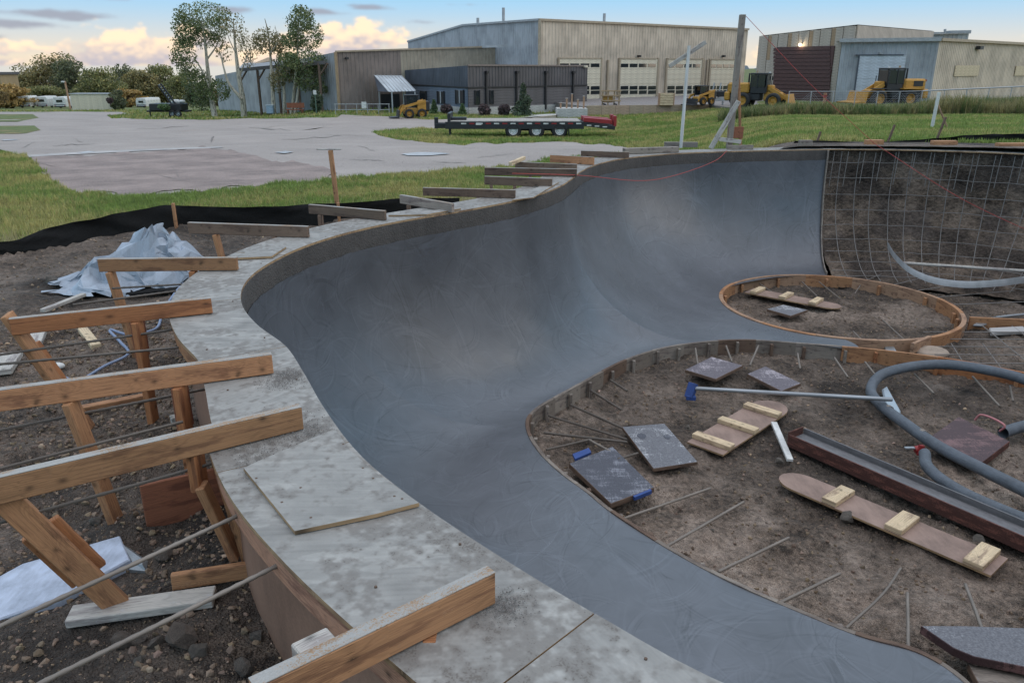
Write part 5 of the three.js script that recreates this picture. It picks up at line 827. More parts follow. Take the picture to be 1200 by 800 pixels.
{ // low office building
  const A = [-3.9, 73], B = [7.5, 82.3], C = [-12.2, 88], base = -3.0, y1 = 1.42, yC = 0.9, band = -0.42, r = thing('office_building', 'low slate and umber office building with lap siding in front of the hall', 'building', V(A[0], base, A[1]));
  part(r, 'wall', ribWall(A, B, band, y1, y1 - 0.05, 0.36, 0.05), BM.umber); part(r, 'wall', ribWall(C, A, band, yC, y1, 0.36, 0.05), BM.slate);
  part(r, 'wall', lapWall(A, B, base + 0.85, band, 0.24, 0.05), BM.umber); part(r, 'wall', lapWall(C, A, base + 0.85, band, 0.24, 0.05), metal(0.15, 0.18, 0.235));
  part(r, 'plinth', bar(V(A[0], base + 0.42, A[1] - 0.05), V(B[0], base + 0.42, B[1] - 0.05), 0.9, 0.2, false), BM.stucco); part(r, 'plinth', bar(V(C[0], base + 0.42, C[1] - 0.05), V(A[0], base + 0.42, A[1] - 0.05), 0.9, 0.2, false), BM.stucco);
  part(r, 'band_trim', bar(V(A[0], band, A[1] - 0.1), V(B[0], band, B[1] - 0.1), 0.12, 0.12, false), M.blackMetal); part(r, 'band_trim', bar(V(C[0], band, C[1] - 0.1), V(A[0], band, A[1] - 0.1), 0.12, 0.12, false), M.blackMetal);
  part(r, 'roof', poly3([V(A[0], y1, A[1]), V(B[0], y1 - 0.05, B[1]), V(B[0] - 7, y1, B[1] + 9), V(C[0], yC, C[1])]), BM.roof); part(r, 'side_wall', poly3([V(B[0], base, B[1]), V(B[0], y1 - 0.05, B[1]), V(B[0] - 7, y1, B[1] + 9), V(B[0] - 7, base, B[1] + 9)]), BM.umber);
  part(r, 'coping', bar(V(A[0], y1 + 0.03, A[1] - 0.08), V(B[0], y1 - 0.02, B[1] - 0.08), 0.14, 0.16, false), BM.brown);
  for (const [x0, x1, yt, yb, P, Q] of [[494, 500, 107, 119, C, A], [514, 521, 107, 121, C, A], [535.5, 544, 105.5, 121, C, A], [556.5, 561, 106, 122, A, B], [574, 577, 106, 121, A, B]]) { const w = part(r, 'window', wallBox(P, Q, x0, x1, yt, yb, 0.06, 0.06), M.glass); part(r, 'frame', wallBox(P, Q, x0 - 0.7, x0, yt - 0.5, yb + 0.5, 0.06, 0.1), M.blackMetal, w); part(r, 'frame', wallBox(P, Q, x1, x1 + 0.7, yt - 0.5, yb + 0.5, 0.06, 0.1), M.blackMetal, w); if (x1 - x0 > 6) part(r, 'mullion', wallBox(P, Q, (x0 + x1) / 2 - 0.5, (x0 + x1) / 2 + 0.5, yt, yb, 0.11, 0.04), BM.lightGrey, w); }
  for (const x of [569, 604.5, 638.5, 670.5]) { const d = part(r, 'downspout', wallBox(A, B, x - 0.8, x + 0.8, 85, 128, 0.08, 0.14), M.blackMetal); part(r, 'hopper', wallBox(A, B, x - 1.4, x + 1.4, 83, 86, 0.06, 0.3), M.blackMetal, d); }
  part(r, 'wall_light', wallBox(A, B, 683, 686, 76.6, 79, 0.1, 0.3), BM.cream);
}
{ // long hall on the lot side
  const A = [-17.3, 82], B = [-1.4, 92], M1 = (() => { const q = face(470, 80, A, B); return [q[0], q[2]]; })(), base = -3.6, yA = 2.66, yB = 3.35, yM = 2.95, C = [-47, 131], r = thing('workshop_hall', 'long brown and olive workshop hall with grey side wall behind the aspens', 'building', V(A[0], base, A[1]));
  part(r, 'wall', ribWall(A, M1, base, yA, yM, 0.42), BM.brown); part(r, 'wall', ribWall(M1, B, base, yM, yB, 0.42), BM.olive); part(r, 'wall', ribWall(C, A, -6.4, -0.1, yA, 0.6), BM.blueGrey);
  part(r, 'roof', poly3([V(A[0], yA, A[1]), V(B[0], yB, B[1]), V(B[0] - 14, yB, B[1] + 30), V(C[0], -0.1, C[1])]), BM.roof);
  part(r, 'eave_trim', bar(V(A[0], yA + 0.06, A[1] - 0.15), V(B[0], yB + 0.06, B[1] - 0.15), 0.16, 0.2, false), BM.trim); part(r, 'corner_trim', bar(V(A[0], base, A[1] - 0.12), V(A[0], yA, A[1] - 0.12), 0.25, 0.25, false), BM.rusty);
  part(r, 'wall_light', wallBox(A, B, 403.5, 406.5, 67, 69.5, 0.1, 0.4), M.blackMetal);
  // porch
  const q = (px, py, D) => DV(px, py, D), a = q(438, 88, 83), b = q(470, 88.5, 84), c = q(487, 106.5, 78), d = q(455, 107.5, 77.5), po = part(r, 'porch_roof', poly3([a, b, c, d]), metal(0.50, 0.54, 0.57));
  for (let k = 0; k <= 8; k++) part(r, 'seam', bar(a.clone().lerp(b, k / 8).add(new THREE.Vector3(0, 0.03, 0)), d.clone().lerp(c, k / 8).add(new THREE.Vector3(0, 0.03, 0)), 0.05, 0.06, false), BM.lightGrey, po); part(r, 'gable', poly3([a, d, DV(443, 107, 80)]), BM.slate, po);
  for (const [x, yb, D] of [[459, 133, 77.5], [473, 130, 78.4], [486, 130, 78], [444, 129, 81]]) { const t = q(x, 107.5, D); part(r, 'porch_post', bar(V(t.x, base, D), V(t.x, t.y, D), 0.12, 0.12, false), BM.lightGrey); }
  const dk = wallBox(A, B, 446, 468, 110, 132, 0.05, 0.05); part(r, 'entrance', dk, M.blackMetal);
  // open shed along the side wall
  const s = thing('open_shed', 'open lean-to shed on dark posts beside the grey side wall', 'shed', V(-30, -5, 92)); const s0 = DV(278, 82, 92), s1 = DV(380, 73, 82), s2 = DV(378, 68, 90), s3 = DV(285, 74, 104); part(s, 'roof', poly3([s0, s1, s2, s3]), BM.roof); part(s, 'fascia', bar(s0, s1, 0.35, 0.15, false), BM.umber);
  part(s, 'gable', poly3([DV(292, 76, 100), DV(314, 67, 100), DV(322, 70, 98), DV(322, 78, 98)]), BM.rusty);
  for (const [x, D] of [[281, 91.6], [303, 89.6], [327, 87.4], [350, 85], [374, 82.6]]) { const t = lerp(0, 1, (x - 278) / 102), p = s0.clone().lerp(s1, t), post = part(s, 'post', bar(V(p.x, land(p.x, D) - 0.1, D), V(p.x, p.y, D), 0.22, 0.22, false), M.dull); part(s, 'brace', bar(V(p.x, p.y - 1.2, D), V(p.x + 1.0, p.y - 0.05, D - 0.6), 0.14, 0.14, false), M.dull, post); }
}
{ // sheds on the yard
  const A = [25.4, 86], B = [31.1, 76], r = thing('concrete_workshop', 'stained concrete panel workshop with a wide maroon roller door', 'building', V(A[0], -2.2, A[1])), base = -2.3;
  const L = Math.hypot(B[0] - A[0], B[1] - A[1]), n = outward(A, B); for (let k = 0; k < 9; k++) { const t0 = k / 9, t1 = (k + 0.93) / 9, P = t => [lerp(A[0], B[0], t), lerp(A[1], B[1], t)], a = P(t0), b = P(t1), ya = lerp(4.25, 4.85, t0); const g = bar(V(a[0], (base + ya) / 2, a[1]), V(b[0], (base + ya) / 2, b[1]), ya - base, 0.3, false); part(r, 'wall_panel', g, BM.conc); if (k % 2) part(r, 'stain', bar(V(a[0] + n[0] * 0.16, ya - 1.2, a[1] + n[1] * 0.16), V(lerp(a[0], b[0], 0.35) + n[0] * 0.16, ya - 1.2, lerp(a[1], b[1], 0.35) + n[1] * 0.16), 2.3, 0.012, false), metal(0.40, 0.27, 0.16)); }
  part(r, 'backing_wall', poly3([V(A[0] - n[0] * 0.1, base, A[1] - n[1] * 0.1), V(B[0] - n[0] * 0.1, base, B[1] - n[1] * 0.1), V(B[0] - n[0] * 0.1, 4.8, B[1] - n[1] * 0.1), V(A[0] - n[0] * 0.1, 4.25, A[1] - n[1] * 0.1)]), BM.conc);
  const d = part(r, 'roller_door', wallBox(A, B, 909, 976, 54.5, 124, 0.17, 0.1), BM.maroon); for (let k = 0; k < 15; k++) part(r, 'slat', wallBox(A, B, 909.3, 975.7, 55.5 + k * 4.5, 59 + k * 4.5, 0.27, 0.05), BM.maroon, d);
  part(r, 'roof', poly3([V(A[0], 4.3, A[1]), V(B[0], 4.9, B[1]), V(B[0] + 14, 4.9, B[1] + 14), V(A[0] + 14, 4.3, A[1] + 14)]), BM.roof); part(r, 'end_wall', poly3([V(B[0], base, B[1]), V(B[0], 4.85, B[1]), V(B[0] + 14, 4.85, B[1] + 14), V(B[0] + 14, base, B[1] + 14)]), BM.conc);
  // lit floodlight over the door
  const lp = face(942, 52.5, A, B), lamp = V(lp[0] + n[0] * 0.5, lp[1], lp[2] + n[1] * 0.5); part(r, 'lamp', new THREE.SphereGeometry(0.16, 12, 8).translate(lamp.x, lamp.y, lamp.z), new THREE.MeshStandardMaterial({ color: 0xffffff, emissive: lin(1, 0.85, 0.6), emissiveIntensity: 1.6 })); part(r, 'lamp_arm', rod(V(lp[0], lp[1] + 0.15, lp[2]), lamp.clone().add(new THREE.Vector3(0, 0.14, 0)), 0.05, 6), M.blackMetal);
  const pl = new THREE.PointLight(new THREE.Color(1, 0.85, 0.6), 0.8, 0, 2); pl.position.copy(lamp); pl.castShadow = true; pl.name = 'floodlight'; scene.add(pl);
  const P = [29.9, 76], Q = [37.7, 74], S = [58, 92], y = 3.5, w = thing('grey_shed', 'grey and tan metal shed with a white overhead door behind the loader', 'building', V(P[0], base, P[1]));
  part(w, 'wall', ribWall(P, Q, base, y - 0.05, y, 0.4), BM.blueGrey); part(w, 'wall', ribWall(Q, S, base, y, y, 0.4), BM.tan); part(w, 'roof', poly3([V(P[0], y, P[1]), V(Q[0], y, Q[1]), V(S[0], y, S[1]), V(S[0] - 18, y + 0.9, S[1] + 8), V(P[0] + 1, y + 0.9, P[1] + 18)]), BM.roof);  // grey face beside the tan one: missing warm light put into its colour
  part(w, 'eave_trim', bar(V(P[0] - 0.3, y + 0.05, P[1] - 0.2), V(Q[0], y + 0.1, Q[1] - 0.2), 0.32, 0.3, false), BM.lightGrey); part(w, 'eave_trim', bar(V(Q[0], y + 0.08, Q[1] - 0.2), V(S[0], y + 0.08, S[1] - 0.2), 0.24, 0.3, false), BM.trim);
  const dd = part(w, 'overhead_door', wallBox(P, Q, 1004, 1058, 65, 120, 0.08, 0.1), metal(0.60, 0.63, 0.68)); for (let k = 1; k < 6; k++) part(w, 'seam', wallBox(P, Q, 1004.3, 1057.7, 65 + k * 9 - 0.15, 65 + k * 9 + 0.15, 0.181, 0.012), BM.lightGrey, dd); part(w, 'door_frame', wallBox(P, Q, 1002.5, 1059, 63.6, 65, 0.08, 0.16), BM.slate); part(w, 'door_frame', wallBox(P, Q, 1002.5, 1004, 65, 120, 0.08, 0.16), BM.slate);
  const sd = part(w, 'side_door', wallBox(P, Q, 1070, 1081, 97, 121, 0.08, 0.1), BM.slate); part(w, 'pane', wallBox(P, Q, 1073, 1078, 100, 106, 0.19, 0.02), M.glass, sd);
  part(w, 'wall_light', wallBox(P, Q, 1030, 1034, 61, 63.5, 0.1, 0.4), BM.lightGrey); for (const [x0, x1, yt, yb] of [[1118, 1146, 76.5, 89], [1189, 1205, 77, 88.5]]) part(w, 'blanked_window', wallBox(Q, S, x0, x1, yt, yb, 0.08, 0.06), metal(0.60, 0.49, 0.33)); part(w, 'wall_light', wallBox(Q, S, 1143, 1147, 54, 58, 0.1, 0.4), M.blackMetal);
  const u = thing('raised_roof', 'pale upper storey rising behind the grey shed roof', 'building', V(38, -2, 100)); part(u, 'wall', ribWall([dp(1009, 40, 98)[0], 98], [dp(1136, 40, 100)[0], 100], -2, 4.75, 5.0, 0.6), metal(0.5, 0.5, 0.5)); part(u, 'roof_rim', bar(V(dp(1009, 40, 98)[0], 4.9, 97.8), V(dp(1136, 40, 100)[0], 5.1, 99.8), 0.2, 0.3, false), BM.lightGrey); part(u, 'vent_pipe', rod(DV(1108, 38, 97), DV(1108, 34, 97), 0.15, 8), BM.lightGrey); part(u, 'roof_hatch', bar(DV(1112, 37.5, 98), DV(1136, 37, 98), 0.3, 1, false), BM.lightGrey);
}
// raised yard behind its retaining walls
{
  const g = slabPoly([[6.2, 72.2], [17.6, 74.6], [22, 58.6], [60, 58.6], [70, 120], [4, 120], [3, 84]], -3.5, -1.95); struct('yard_pavement', g, mat(0.36, 0.34, 0.32, 0.95, { map: T.gravel }));
  const w = thing('retaining_wall', 'brown timber faced retaining wall below the yard', 'retaining wall', V(6.3, -3, 72)); const P = [dp(688, 130, 71.5)[0], 71.5], Q = [dp(832, 126, 74)[0], 74]; for (let k = 0; k < 9; k++) { const a = lerp(0, 1, k / 9), b = lerp(0, 1, (k + 0.985) / 9); part(w, 'panel', bar(V(lerp(P[0], Q[0], a), -3.1, lerp(P[1], Q[1], a)), V(lerp(P[0], Q[0], b), -3.1, lerp(P[1], Q[1], b)), 1.22, 0.3), metal(0.42 + (k % 3) * 0.02, 0.32, 0.225)); }
  const c = thing('loading_dock_wall', 'pale grey concrete dock wall with stacked timber on it', 'retaining wall', V(4, -3, 70)); const R0 = [dp(652, 130, 69)[0], 69], R1 = [dp(687, 130, 69)[0], 69]; part(c, 'wall', bar(V(R0[0], -3, R0[1]), V(R1[0], -3, R1[1]), 1.05, 2.5), BM.stucco);
  const ramp = thing('concrete_ramp', 'low tan concrete ramp edge beside the dock wall', 'ramp', V(1, -3, 66)); part(ramp, 'kerb', poly3([DV(601, 141.5, 66), DV(652, 143, 64), DV(652, 134.5, 64), DV(640, 135.5, 65)]), metal(0.42, 0.33, 0.24)); part(ramp, 'slab', poly3([DV(595, 139, 69), DV(652, 134.5, 64), DV(652, 133, 70), DV(602, 135, 73)]), BM.stucco);
  [[657, 5], [664, 9], [670, 13], [677, 8], [684, 11]].forEach(([x, h], i) => { const p = dp(x, 127.5, 68.5), o = thing('timber_bollard', 'short timber upright standing on the dock wall', 'bollard', V(p[0], -1.95, 68.5), 'timber uprights on the dock wall'); part(o, 'post', bar(V(p[0], -1.95, 68.5), V(p[0], -1.95 + h * 0.085, 68.5), 0.16, 0.14, false), M.tan); part(o, 'cap', box(p[0], -1.95 + h * 0.085 + 0.03, -68.5, 0.2, 0.05, 0.18), M.pale); });
}

// ---------- machines ----------
function wheel(parent, name, x, y, z, r, w, hub) { const o = new THREE.Group(); o.name = name; o.position.set(x, y, z); parent.add(o); const ty = new THREE.TorusGeometry(r * 0.72, r * 0.29, 8, 22).scale(1, 1, w / (r * 0.58)); local(o, 'tyre', ty, M.rubber); const rim = new THREE.LatheGeometry([[0.001, 0.02], [r * 0.2, 0.03], [r * 0.22, -0.02], [r * 0.45, -0.03], [r * 0.5, w * 0.25], [r * 0.56, w * 0.3], [r * 0.56, -w * 0.3]].map(([a, b]) => new THREE.Vector2(a, b)), 18).rotateX(Math.PI / 2); local(o, 'rim', rim, hub, 0, 0, w * 0.12); return o; }
{ // flatbed trailer
  const D = 45.7, X = px => dp(px, 152, D)[0], gy = land(X(620), D) + 0.02, r = thing('flatbed_trailer', 'black three axle flatbed trailer with folded red ramps on the grass', 'trailer', V(X(620), gy, D)), x = px => X(px) - X(620), top = 0.92, Y = top;
  const lo = (n, g, m, p = r) => local(p, n, g, m);
  lo('side_rail', box((x(524) + x(682)) / 2, 0.70, 1.2, x(682) - x(524), 0.38, 0.12), M.blackMetal); lo('side_rail', box((x(524) + x(682)) / 2, 0.72, -1.2, x(682) - x(524), 0.32, 0.12), M.blackMetal);
  for (let k = 0; k < 12; k++) lo('deck_plank', box((x(530) + x(678)) / 2, Y, -1.1 + k * 0.2, x(678) - x(530), 0.05, 0.19, 0.006), k % 3 ? M.pale : M.grey);
  lo('tongue', box((x(511) + x(532)) / 2, 0.62, 0.35, x(532) - x(511), 0.26, 0.14), M.blackMetal); lo('tongue', box((x(511) + x(532)) / 2, 0.62, -0.35, x(532) - x(511), 0.26, 0.14), M.blackMetal); lo('hitch', box(x(511.5), 0.75, 0, 0.2, 0.6, 0.3), M.blackMetal); lo('headboard', box(x(528), 1.1, 0, 0.16, 0.45, 2.2), M.blackMetal); lo('tool_box', box(x(538), 1.02, 0.4, 0.9, 0.14, 0.6), M.blackMetal); lo('jack_leg', box(x(528.5), 0.3, 0.8, 0.12, 0.62, 0.12), M.blackMetal); lo('jack_foot', box(x(528.5), 0.02, 0.8, 0.3, 0.04, 0.3), M.blackMetal);
  for (const px of [601.5, 628, 654.5]) for (const s of [1, -1]) { const w = wheel(r, 'wheel', x(px), 0.44, s * 1.14, 0.45, 0.28, mat(0.72, 0.71, 0.68, 0.5)); if (s < 0) w.rotation.y = Math.PI; }
  lo('axle_frame', box((x(592) + x(664)) / 2, 0.46, 0, x(664) - x(592), 0.14, 1.6), M.blackMetal);
  lo('mud_flap', box(x(665), 0.42, 1.12, 0.04, 0.5, 0.5), M.rubber);
  const tail = lo('beaver_tail', box(0, 0, 0, x(718) - x(680), 0.2, 2.3), M.blackMetal); tail.position.set((x(680) + x(718)) / 2, 0.66, 0); tail.rotation.z = -0.12;
  for (const s of [0.65, -0.65]) { const rp = lo('ramp', box(0, 0, 0, x(716) - x(684), 0.22, 0.8), M.redPaint); rp.position.set((x(682) + x(714)) / 2, 0.93, s); rp.rotation.z = -0.08; lo('ramp_hinge', box(x(718), 0.9, s, 0.16, 0.55, 0.7), M.redPaint); }
  for (let k = 0; k < 15; k++) lo('reflector', box(lerp(x(545), x(676), k / 14), 0.80, 1.265, 0.28, 0.07, 0.012, 0.002), k % 2 ? M.redPaint : M.white); for (let k = 0; k < 3; k++) lo('reflector', box(lerp(x(688), x(706), k / 2), 0.70 - k * 0.04, 1.17, 0.25, 0.06, 0.012, 0.002), M.white);
  lo('side_lamp', box(x(562), 0.78, 1.27, 0.3, 0.12, 0.02), M.white);
}
function skidSteer(label, at, turn, s = 1) {
  const r = thing('skid_steer', label, 'skid steer', at), lo = (n, g, m, p = r) => local(p, n, g, m); r.rotation.y = turn; r.scale.setScalar(s);
  lo('chassis', box(0.25, 0.62, 0, 2.1, 0.55, 1.0, 0.06), M.yellow); lo('engine_cover', box(1.05, 1.05, 0, 0.75, 0.85, 1.3, 0.08), M.blackMetal); lo('rear_panel', box(0.72, 1.12, 0.62, 0.75, 0.8, 0.12, 0.04), M.yellow); lo('rear_panel', box(0.72, 1.12, -0.62, 0.75, 0.8, 0.12, 0.04), M.yellow);
  const cab = lo('cab', box(-0.1, 1.95, 0, 1.2, 0.1, 1.0, 0.04), M.blackMetal); for (const [x, z] of [[-0.62, 0.45], [-0.62, -0.45], [0.42, 0.45], [0.42, -0.45]]) local(cab, 'pillar', box(x, 1.4, z, 0.09, 1.1, 0.09), M.blackMetal); local(cab, 'window', box(-0.1, 1.45, 0.46, 0.95, 0.85, 0.02, 0.005), M.glass); local(cab, 'window', box(-0.1, 1.45, -0.46, 0.95, 0.85, 0.02, 0.005), M.glass); local(cab, 'seat', box(0.1, 1.1, 0, 0.5, 0.3, 0.6, 0.06), M.rubber);
  for (const s2 of [1, -1]) { const z = s2 * 0.72; lo('lift_arm', bar(new THREE.Vector3(1.05, 1.5, z), new THREE.Vector3(-0.95, 0.98, z), 0.2, 0.12, false), M.yellow); lo('lift_arm', bar(new THREE.Vector3(-0.9, 1.02, z), new THREE.Vector3(-1.3, 0.35, z), 0.18, 0.12, false), M.yellow); for (const x of [-0.4, 0.72]) { const w = wheel(r, 'wheel', x, 0.42, s2 * 0.68, 0.42, 0.3, M.yellow); if (s2 < 0) w.rotation.y = Math.PI; } }
  const b = new THREE.Shape([[0, 0], [-0.75, 0], [-0.78, 0.08], [-0.1, 0.12], [-0.02, 0.65], [0.08, 0.65]].map(([x, y]) => new THREE.Vector2(x, y))); lo('bucket', new THREE.ExtrudeGeometry(b, { depth: 1.7, bevelEnabled: false }).translate(-1.3, 0.06, -0.85), M.blackMetal); return r;
}
{ const p = LV(484, 138.5); skidSteer('yellow and black skid steer with lowered bucket near the porch', p, 0.25, 0.95); }
function loader(label, at, turn, s = 1) {
  const r = thing('wheel_loader', label, 'wheel loader', at), lo = (n, g, m, p = r) => local(p, n, g, m); r.rotation.y = turn; r.scale.setScalar(s);
  lo('rear_frame', box(1.6, 1.05, 0, 3.0, 0.7, 1.3, 0.1), M.blackMetal); const hood = lo('engine_hood', box(2.25, 1.85, 0, 2.1, 1.0, 1.5, 0.15), M.yellow); local(hood, 'grille', box(3.32, 1.8, 0, 0.06, 0.8, 1.1), M.blackMetal); local(hood, 'side_vent', box(2.5, 1.95, 0.76, 0.9, 0.45, 0.03), M.blackMetal); local(hood, 'exhaust', new THREE.CylinderGeometry(0.07, 0.09, 0.9, 10).translate(1.55, 2.75, 0.35), M.blackMetal); local(hood, 'light', box(3.3, 2.2, 0.55, 0.1, 0.16, 0.2), M.redPaint); lo('counterweight', box(3.25, 1.1, 0, 0.5, 0.8, 1.9, 0.1), M.yellow);
  const cab = lo('cab', box(0.35, 3.15, 0, 1.65, 0.16, 1.5, 0.06), M.blackMetal); local(cab, 'roof_lamp', box(-0.35, 3.28, 0.5, 0.12, 0.12, 0.2), M.white); local(cab, 'beacon', new THREE.CylinderGeometry(0.08, 0.09, 0.18, 10).translate(0.8, 3.33, 0.3), BM.rusty); for (const z of [0.74, -0.74]) local(cab, 'handrail', bar(new THREE.Vector3(-0.5, 1.5, z * 1.2), new THREE.Vector3(-0.5, 2.6, z * 1.2), 0.05, 0.05, false), M.blackMetal); local(cab, 'cab_base', box(0.35, 1.65, 0, 1.5, 0.6, 1.4, 0.06), M.blackMetal); for (const [x, z] of [[-0.4, 0.68], [-0.4, -0.68], [1.08, 0.68], [1.08, -0.68], [0.45, 0.7], [0.45, -0.7]]) local(cab, 'pillar', box(x, 2.5, z, 0.09, 1.2, 0.09), M.blackMetal); local(cab, 'window', box(0.03, 2.5, 0.68, 0.75, 1.1, 0.03, 0.005), M.glass); local(cab, 'window', box(0.77, 2.5, 0.68, 0.55, 1.1, 0.03, 0.005), M.glass); local(cab, 'window', box(-0.42, 2.5, 0, 0.03, 1.1, 1.2, 0.005), M.glass); local(cab, 'window', box(0.4, 2.5, -0.68, 1.3, 1.1, 0.03, 0.005), M.glass); local(cab, 'mirror', box(-0.55, 2.75, 0.95, 0.1, 0.35, 0.2), M.blackMetal);
  lo('front_frame', box(-1.0, 1.1, 0, 1.7, 0.8, 0.9, 0.1), M.yellow); lo('mast', box(-0.7, 1.7, 0, 0.6, 0.9, 0.8, 0.1), M.yellow); lo('fender', box(-1.2, 1.55, 0.95, 1.5, 0.08, 0.6, 0.03), M.blackMetal); lo('fender', box(1.6, 1.55, 0.95, 1.5, 0.08, 0.6, 0.03), M.yellow);
  for (const s2 of [1, -1]) { lo('lift_arm', bar(new THREE.Vector3(-0.6, 1.9, s2 * 0.5), new THREE.Vector3(-2.6, 0.8, s2 * 0.5), 0.32, 0.14, false), M.yellow); lo('cylinder', bar(new THREE.Vector3(-0.6, 1.2, s2 * 0.35), new THREE.Vector3(-1.9, 1.1, s2 * 0.35), 0.12, 0.12, false), M.steel); for (const x of [-1.25, 1.65]) { const w = wheel(r, 'wheel', x, 0.72, s2 * 1.0, 0.74, 0.55, M.yellow); if (s2 < 0) w.rotation.y = Math.PI; } }
  const b = new THREE.Shape([[0, 0], [-1.1, 0], [-1.15, 0.1], [-0.2, 0.2], [0, 1.0], [0.14, 1.0]].map(([x, y]) => new THREE.Vector2(x, y))); lo('bucket', new THREE.ExtrudeGeometry(b, { depth: 2.6, bevelEnabled: false }).translate(-2.6, 0.35, -1.3), M.yellow); return r;
}
{
  const a = DV(1036, 122, 70), b = DV(893, 124, 68); loader('yellow wheel loader parked before the white overhead door', V(a.x, -1.93, 70), 0.18, 0.98); loader('yellow and black loader parked in front of the maroon roller door', V(b.x, -1.93, 68), 2.6, 0.86);
  const c = DV(822, 123, 73); skidSteer('small yellow loader parked by the third garage door', V(c.x, -1.93, 73), 0.5, 0.85);
  // stack of attachments: forks and frames
  const g1 = DV(715, 122, 74), r = thing('fork_attachment', 'rusty orange fork and frame attachment at the garage door', 'attachment', V(g1.x, -1.93, 74)); for (const [x, h] of [[-0.7, 1.1], [-0.2, 1.3], [0.35, 1.2], [0.8, 1.3]]) local(r, 'upright', box(x, h / 2, 0, 0.12, h, 0.14), BM.rusty); for (const y of [0.35, 0.8, 1.2]) local(r, 'rail', box(0.05, y, 0.1, 1.8, 0.12, 0.12), BM.rusty); local(r, 'fork', box(-0.6, 0.1, 0.7, 0.15, 0.1, 1.4), M.blackMetal); local(r, 'fork', box(0.4, 0.1, 0.7, 0.15, 0.1, 1.4), M.blackMetal); local(r, 'hydraulic_box', box(-0.2, 0.5, -0.3, 0.9, 0.6, 0.5), M.yellow);
  const g2 = DV(780, 122, 73), cr = thing('wooden_crate', 'pale wooden crate on the yard between garage doors', 'crate', V(g2.x, -1.93, 73)); for (let k = 0; k < 5; k++) local(cr, 'slat', box(0, 0.12 + k * 0.21, 0.45, 1.3, 0.18, 0.04), M.pine); local(cr, 'box', box(0, 0.52, 0, 1.25, 1.04, 0.85), M.tan); local(cr, 'corner_post', box(-0.64, 0.52, 0.48, 0.1, 1.04, 0.06), M.tan); local(cr, 'corner_post', box(0.64, 0.52, 0.48, 0.1, 1.04, 0.06), M.tan);
  const g3 = DV(846, 123, 74), q = thing('grading_implement', 'grey tined implement with upright handles beside the small loader', 'implement', V(g3.x, -1.93, 74)); local(q, 'frame', box(0, 0.5, 0, 2.4, 0.3, 0.5), BM.lightGrey); for (const x of [-1, -0.4, 0.3, 0.9]) local(q, 'handle', bar(new THREE.Vector3(x, 0.5, 0), new THREE.Vector3(x + 0.2, 1.9, -0.1), 0.1, 0.1, false), BM.lightGrey); for (const x of [-0.8, 0, 0.8]) local(q, 'tine', box(x, 0.18, 0.25, 0.12, 0.4, 0.12), M.steel); const wq = wheel(q, 'wheel', 1.0, 0.45, 0.3, 0.45, 0.25, M.yellow); local(q, 'seat_box', box(-0.2, 0.95, 0, 0.7, 0.5, 0.5, 0.06), M.blackMetal);
  const cone = [[848, 126]], g4 = DV(872, 130.5, 58), slab = thing('concrete_slab', 'small pale concrete slab lying in the field by the tall grass', 'slab', g4); const gyy = land(g4.x, 58); slab.position.y = gyy; local(slab, 'slab', box(0, 0.12, 0, 1.8, 0.24, 0.7, 0.03), BM.stucco);
  const pin = DV(966, 122, 58), pk = thing('wooden_stake', 'orange stake standing before the maroon roller door', 'stake', V(pin.x, land(pin.x, 58), 58)); local(pk, 'stake', box(0, 0.55, 0, 0.2, 1.7, 0.12), M.orange); local(pk, 'ribbon', box(0, 1.2, 0.07, 0.24, 0.14, 0.02), M.redPaint);
}
{ // chain-link fence along the yard
  const f = 57.6, r = thing('yard_fence', 'chain link fence on slim posts above the tall grass', 'fence', V(dp(1100, 110, f)[0], -1.9, f)), m = mat(0.42, 0.42, 0.42, 0.5, { metalness: 0.5 }), X = px => dp(px, 110, f)[0], yt = px => dp(px, px > 1080 ? lerp(106.5, 101, (px - 1080) / 120) : 107, f)[1];
  for (let px = 925; px <= 1240; px += 26) part(r, 'post', rod(V(X(px), -2, f), V(X(px), yt(px), f), px % 52 ? 0.03 : 0.045, 6), m);
  for (let px = 925; px < 1240; px += 26) { part(r, 'top_rail', rod(V(X(px), yt(px), f), V(X(px + 26), yt(px + 26), f), px > 1080 ? 0.05 : 0.022, 6), m); const wires = []; for (let k = 0; k < 9; k++) { const y0 = lerp(-1.75, yt(px), k / 9), y1 = lerp(-1.75, yt(px + 26), k / 9), x0 = X(px), x1 = X(px + 26); wires.push(rod(V(lerp(x0, x1, k / 9), -1.75, f), V(x1, lerp(yt(px + 26), -1.75, k / 9), f), 0.006, 3), rod(V(lerp(x0, x1, 1 - k / 9), -1.75, f), V(x0, lerp(yt(px), -1.75, k / 9), f), 0.006, 3), rod(V(x0, y0, f), V(x1, y1, f), 0.005, 3)); } part(r, 'mesh_panel', mergeGeometries(wires), m); }
}

// ---------- trees and shrubs ----------
function taperTube(pts, r0, r1, n = 7, seg = 14) { const c = new THREE.CatmullRomCurve3(pts), g = new THREE.TubeGeometry(c, seg, 1, n), p = g.attributes.position; for (let i = 0; i <= seg; i++) { const o = c.getPointAt(i / seg), r = lerp(r0, r1, i / seg); for (let j = 0; j <= n; j++) { const k = i * (n + 1) + j; p.setXYZ(k, o.x + (p.getX(k) - o.x) * r, o.y + (p.getY(k) - o.y) * r, o.z + (p.getZ(k) - o.z) * r); } } const uv = g.attributes.uv; for (let i = 0; i < uv.count; i++) uv.setXY(i, uv.getX(i) * 4, uv.getY(i)); return g; }
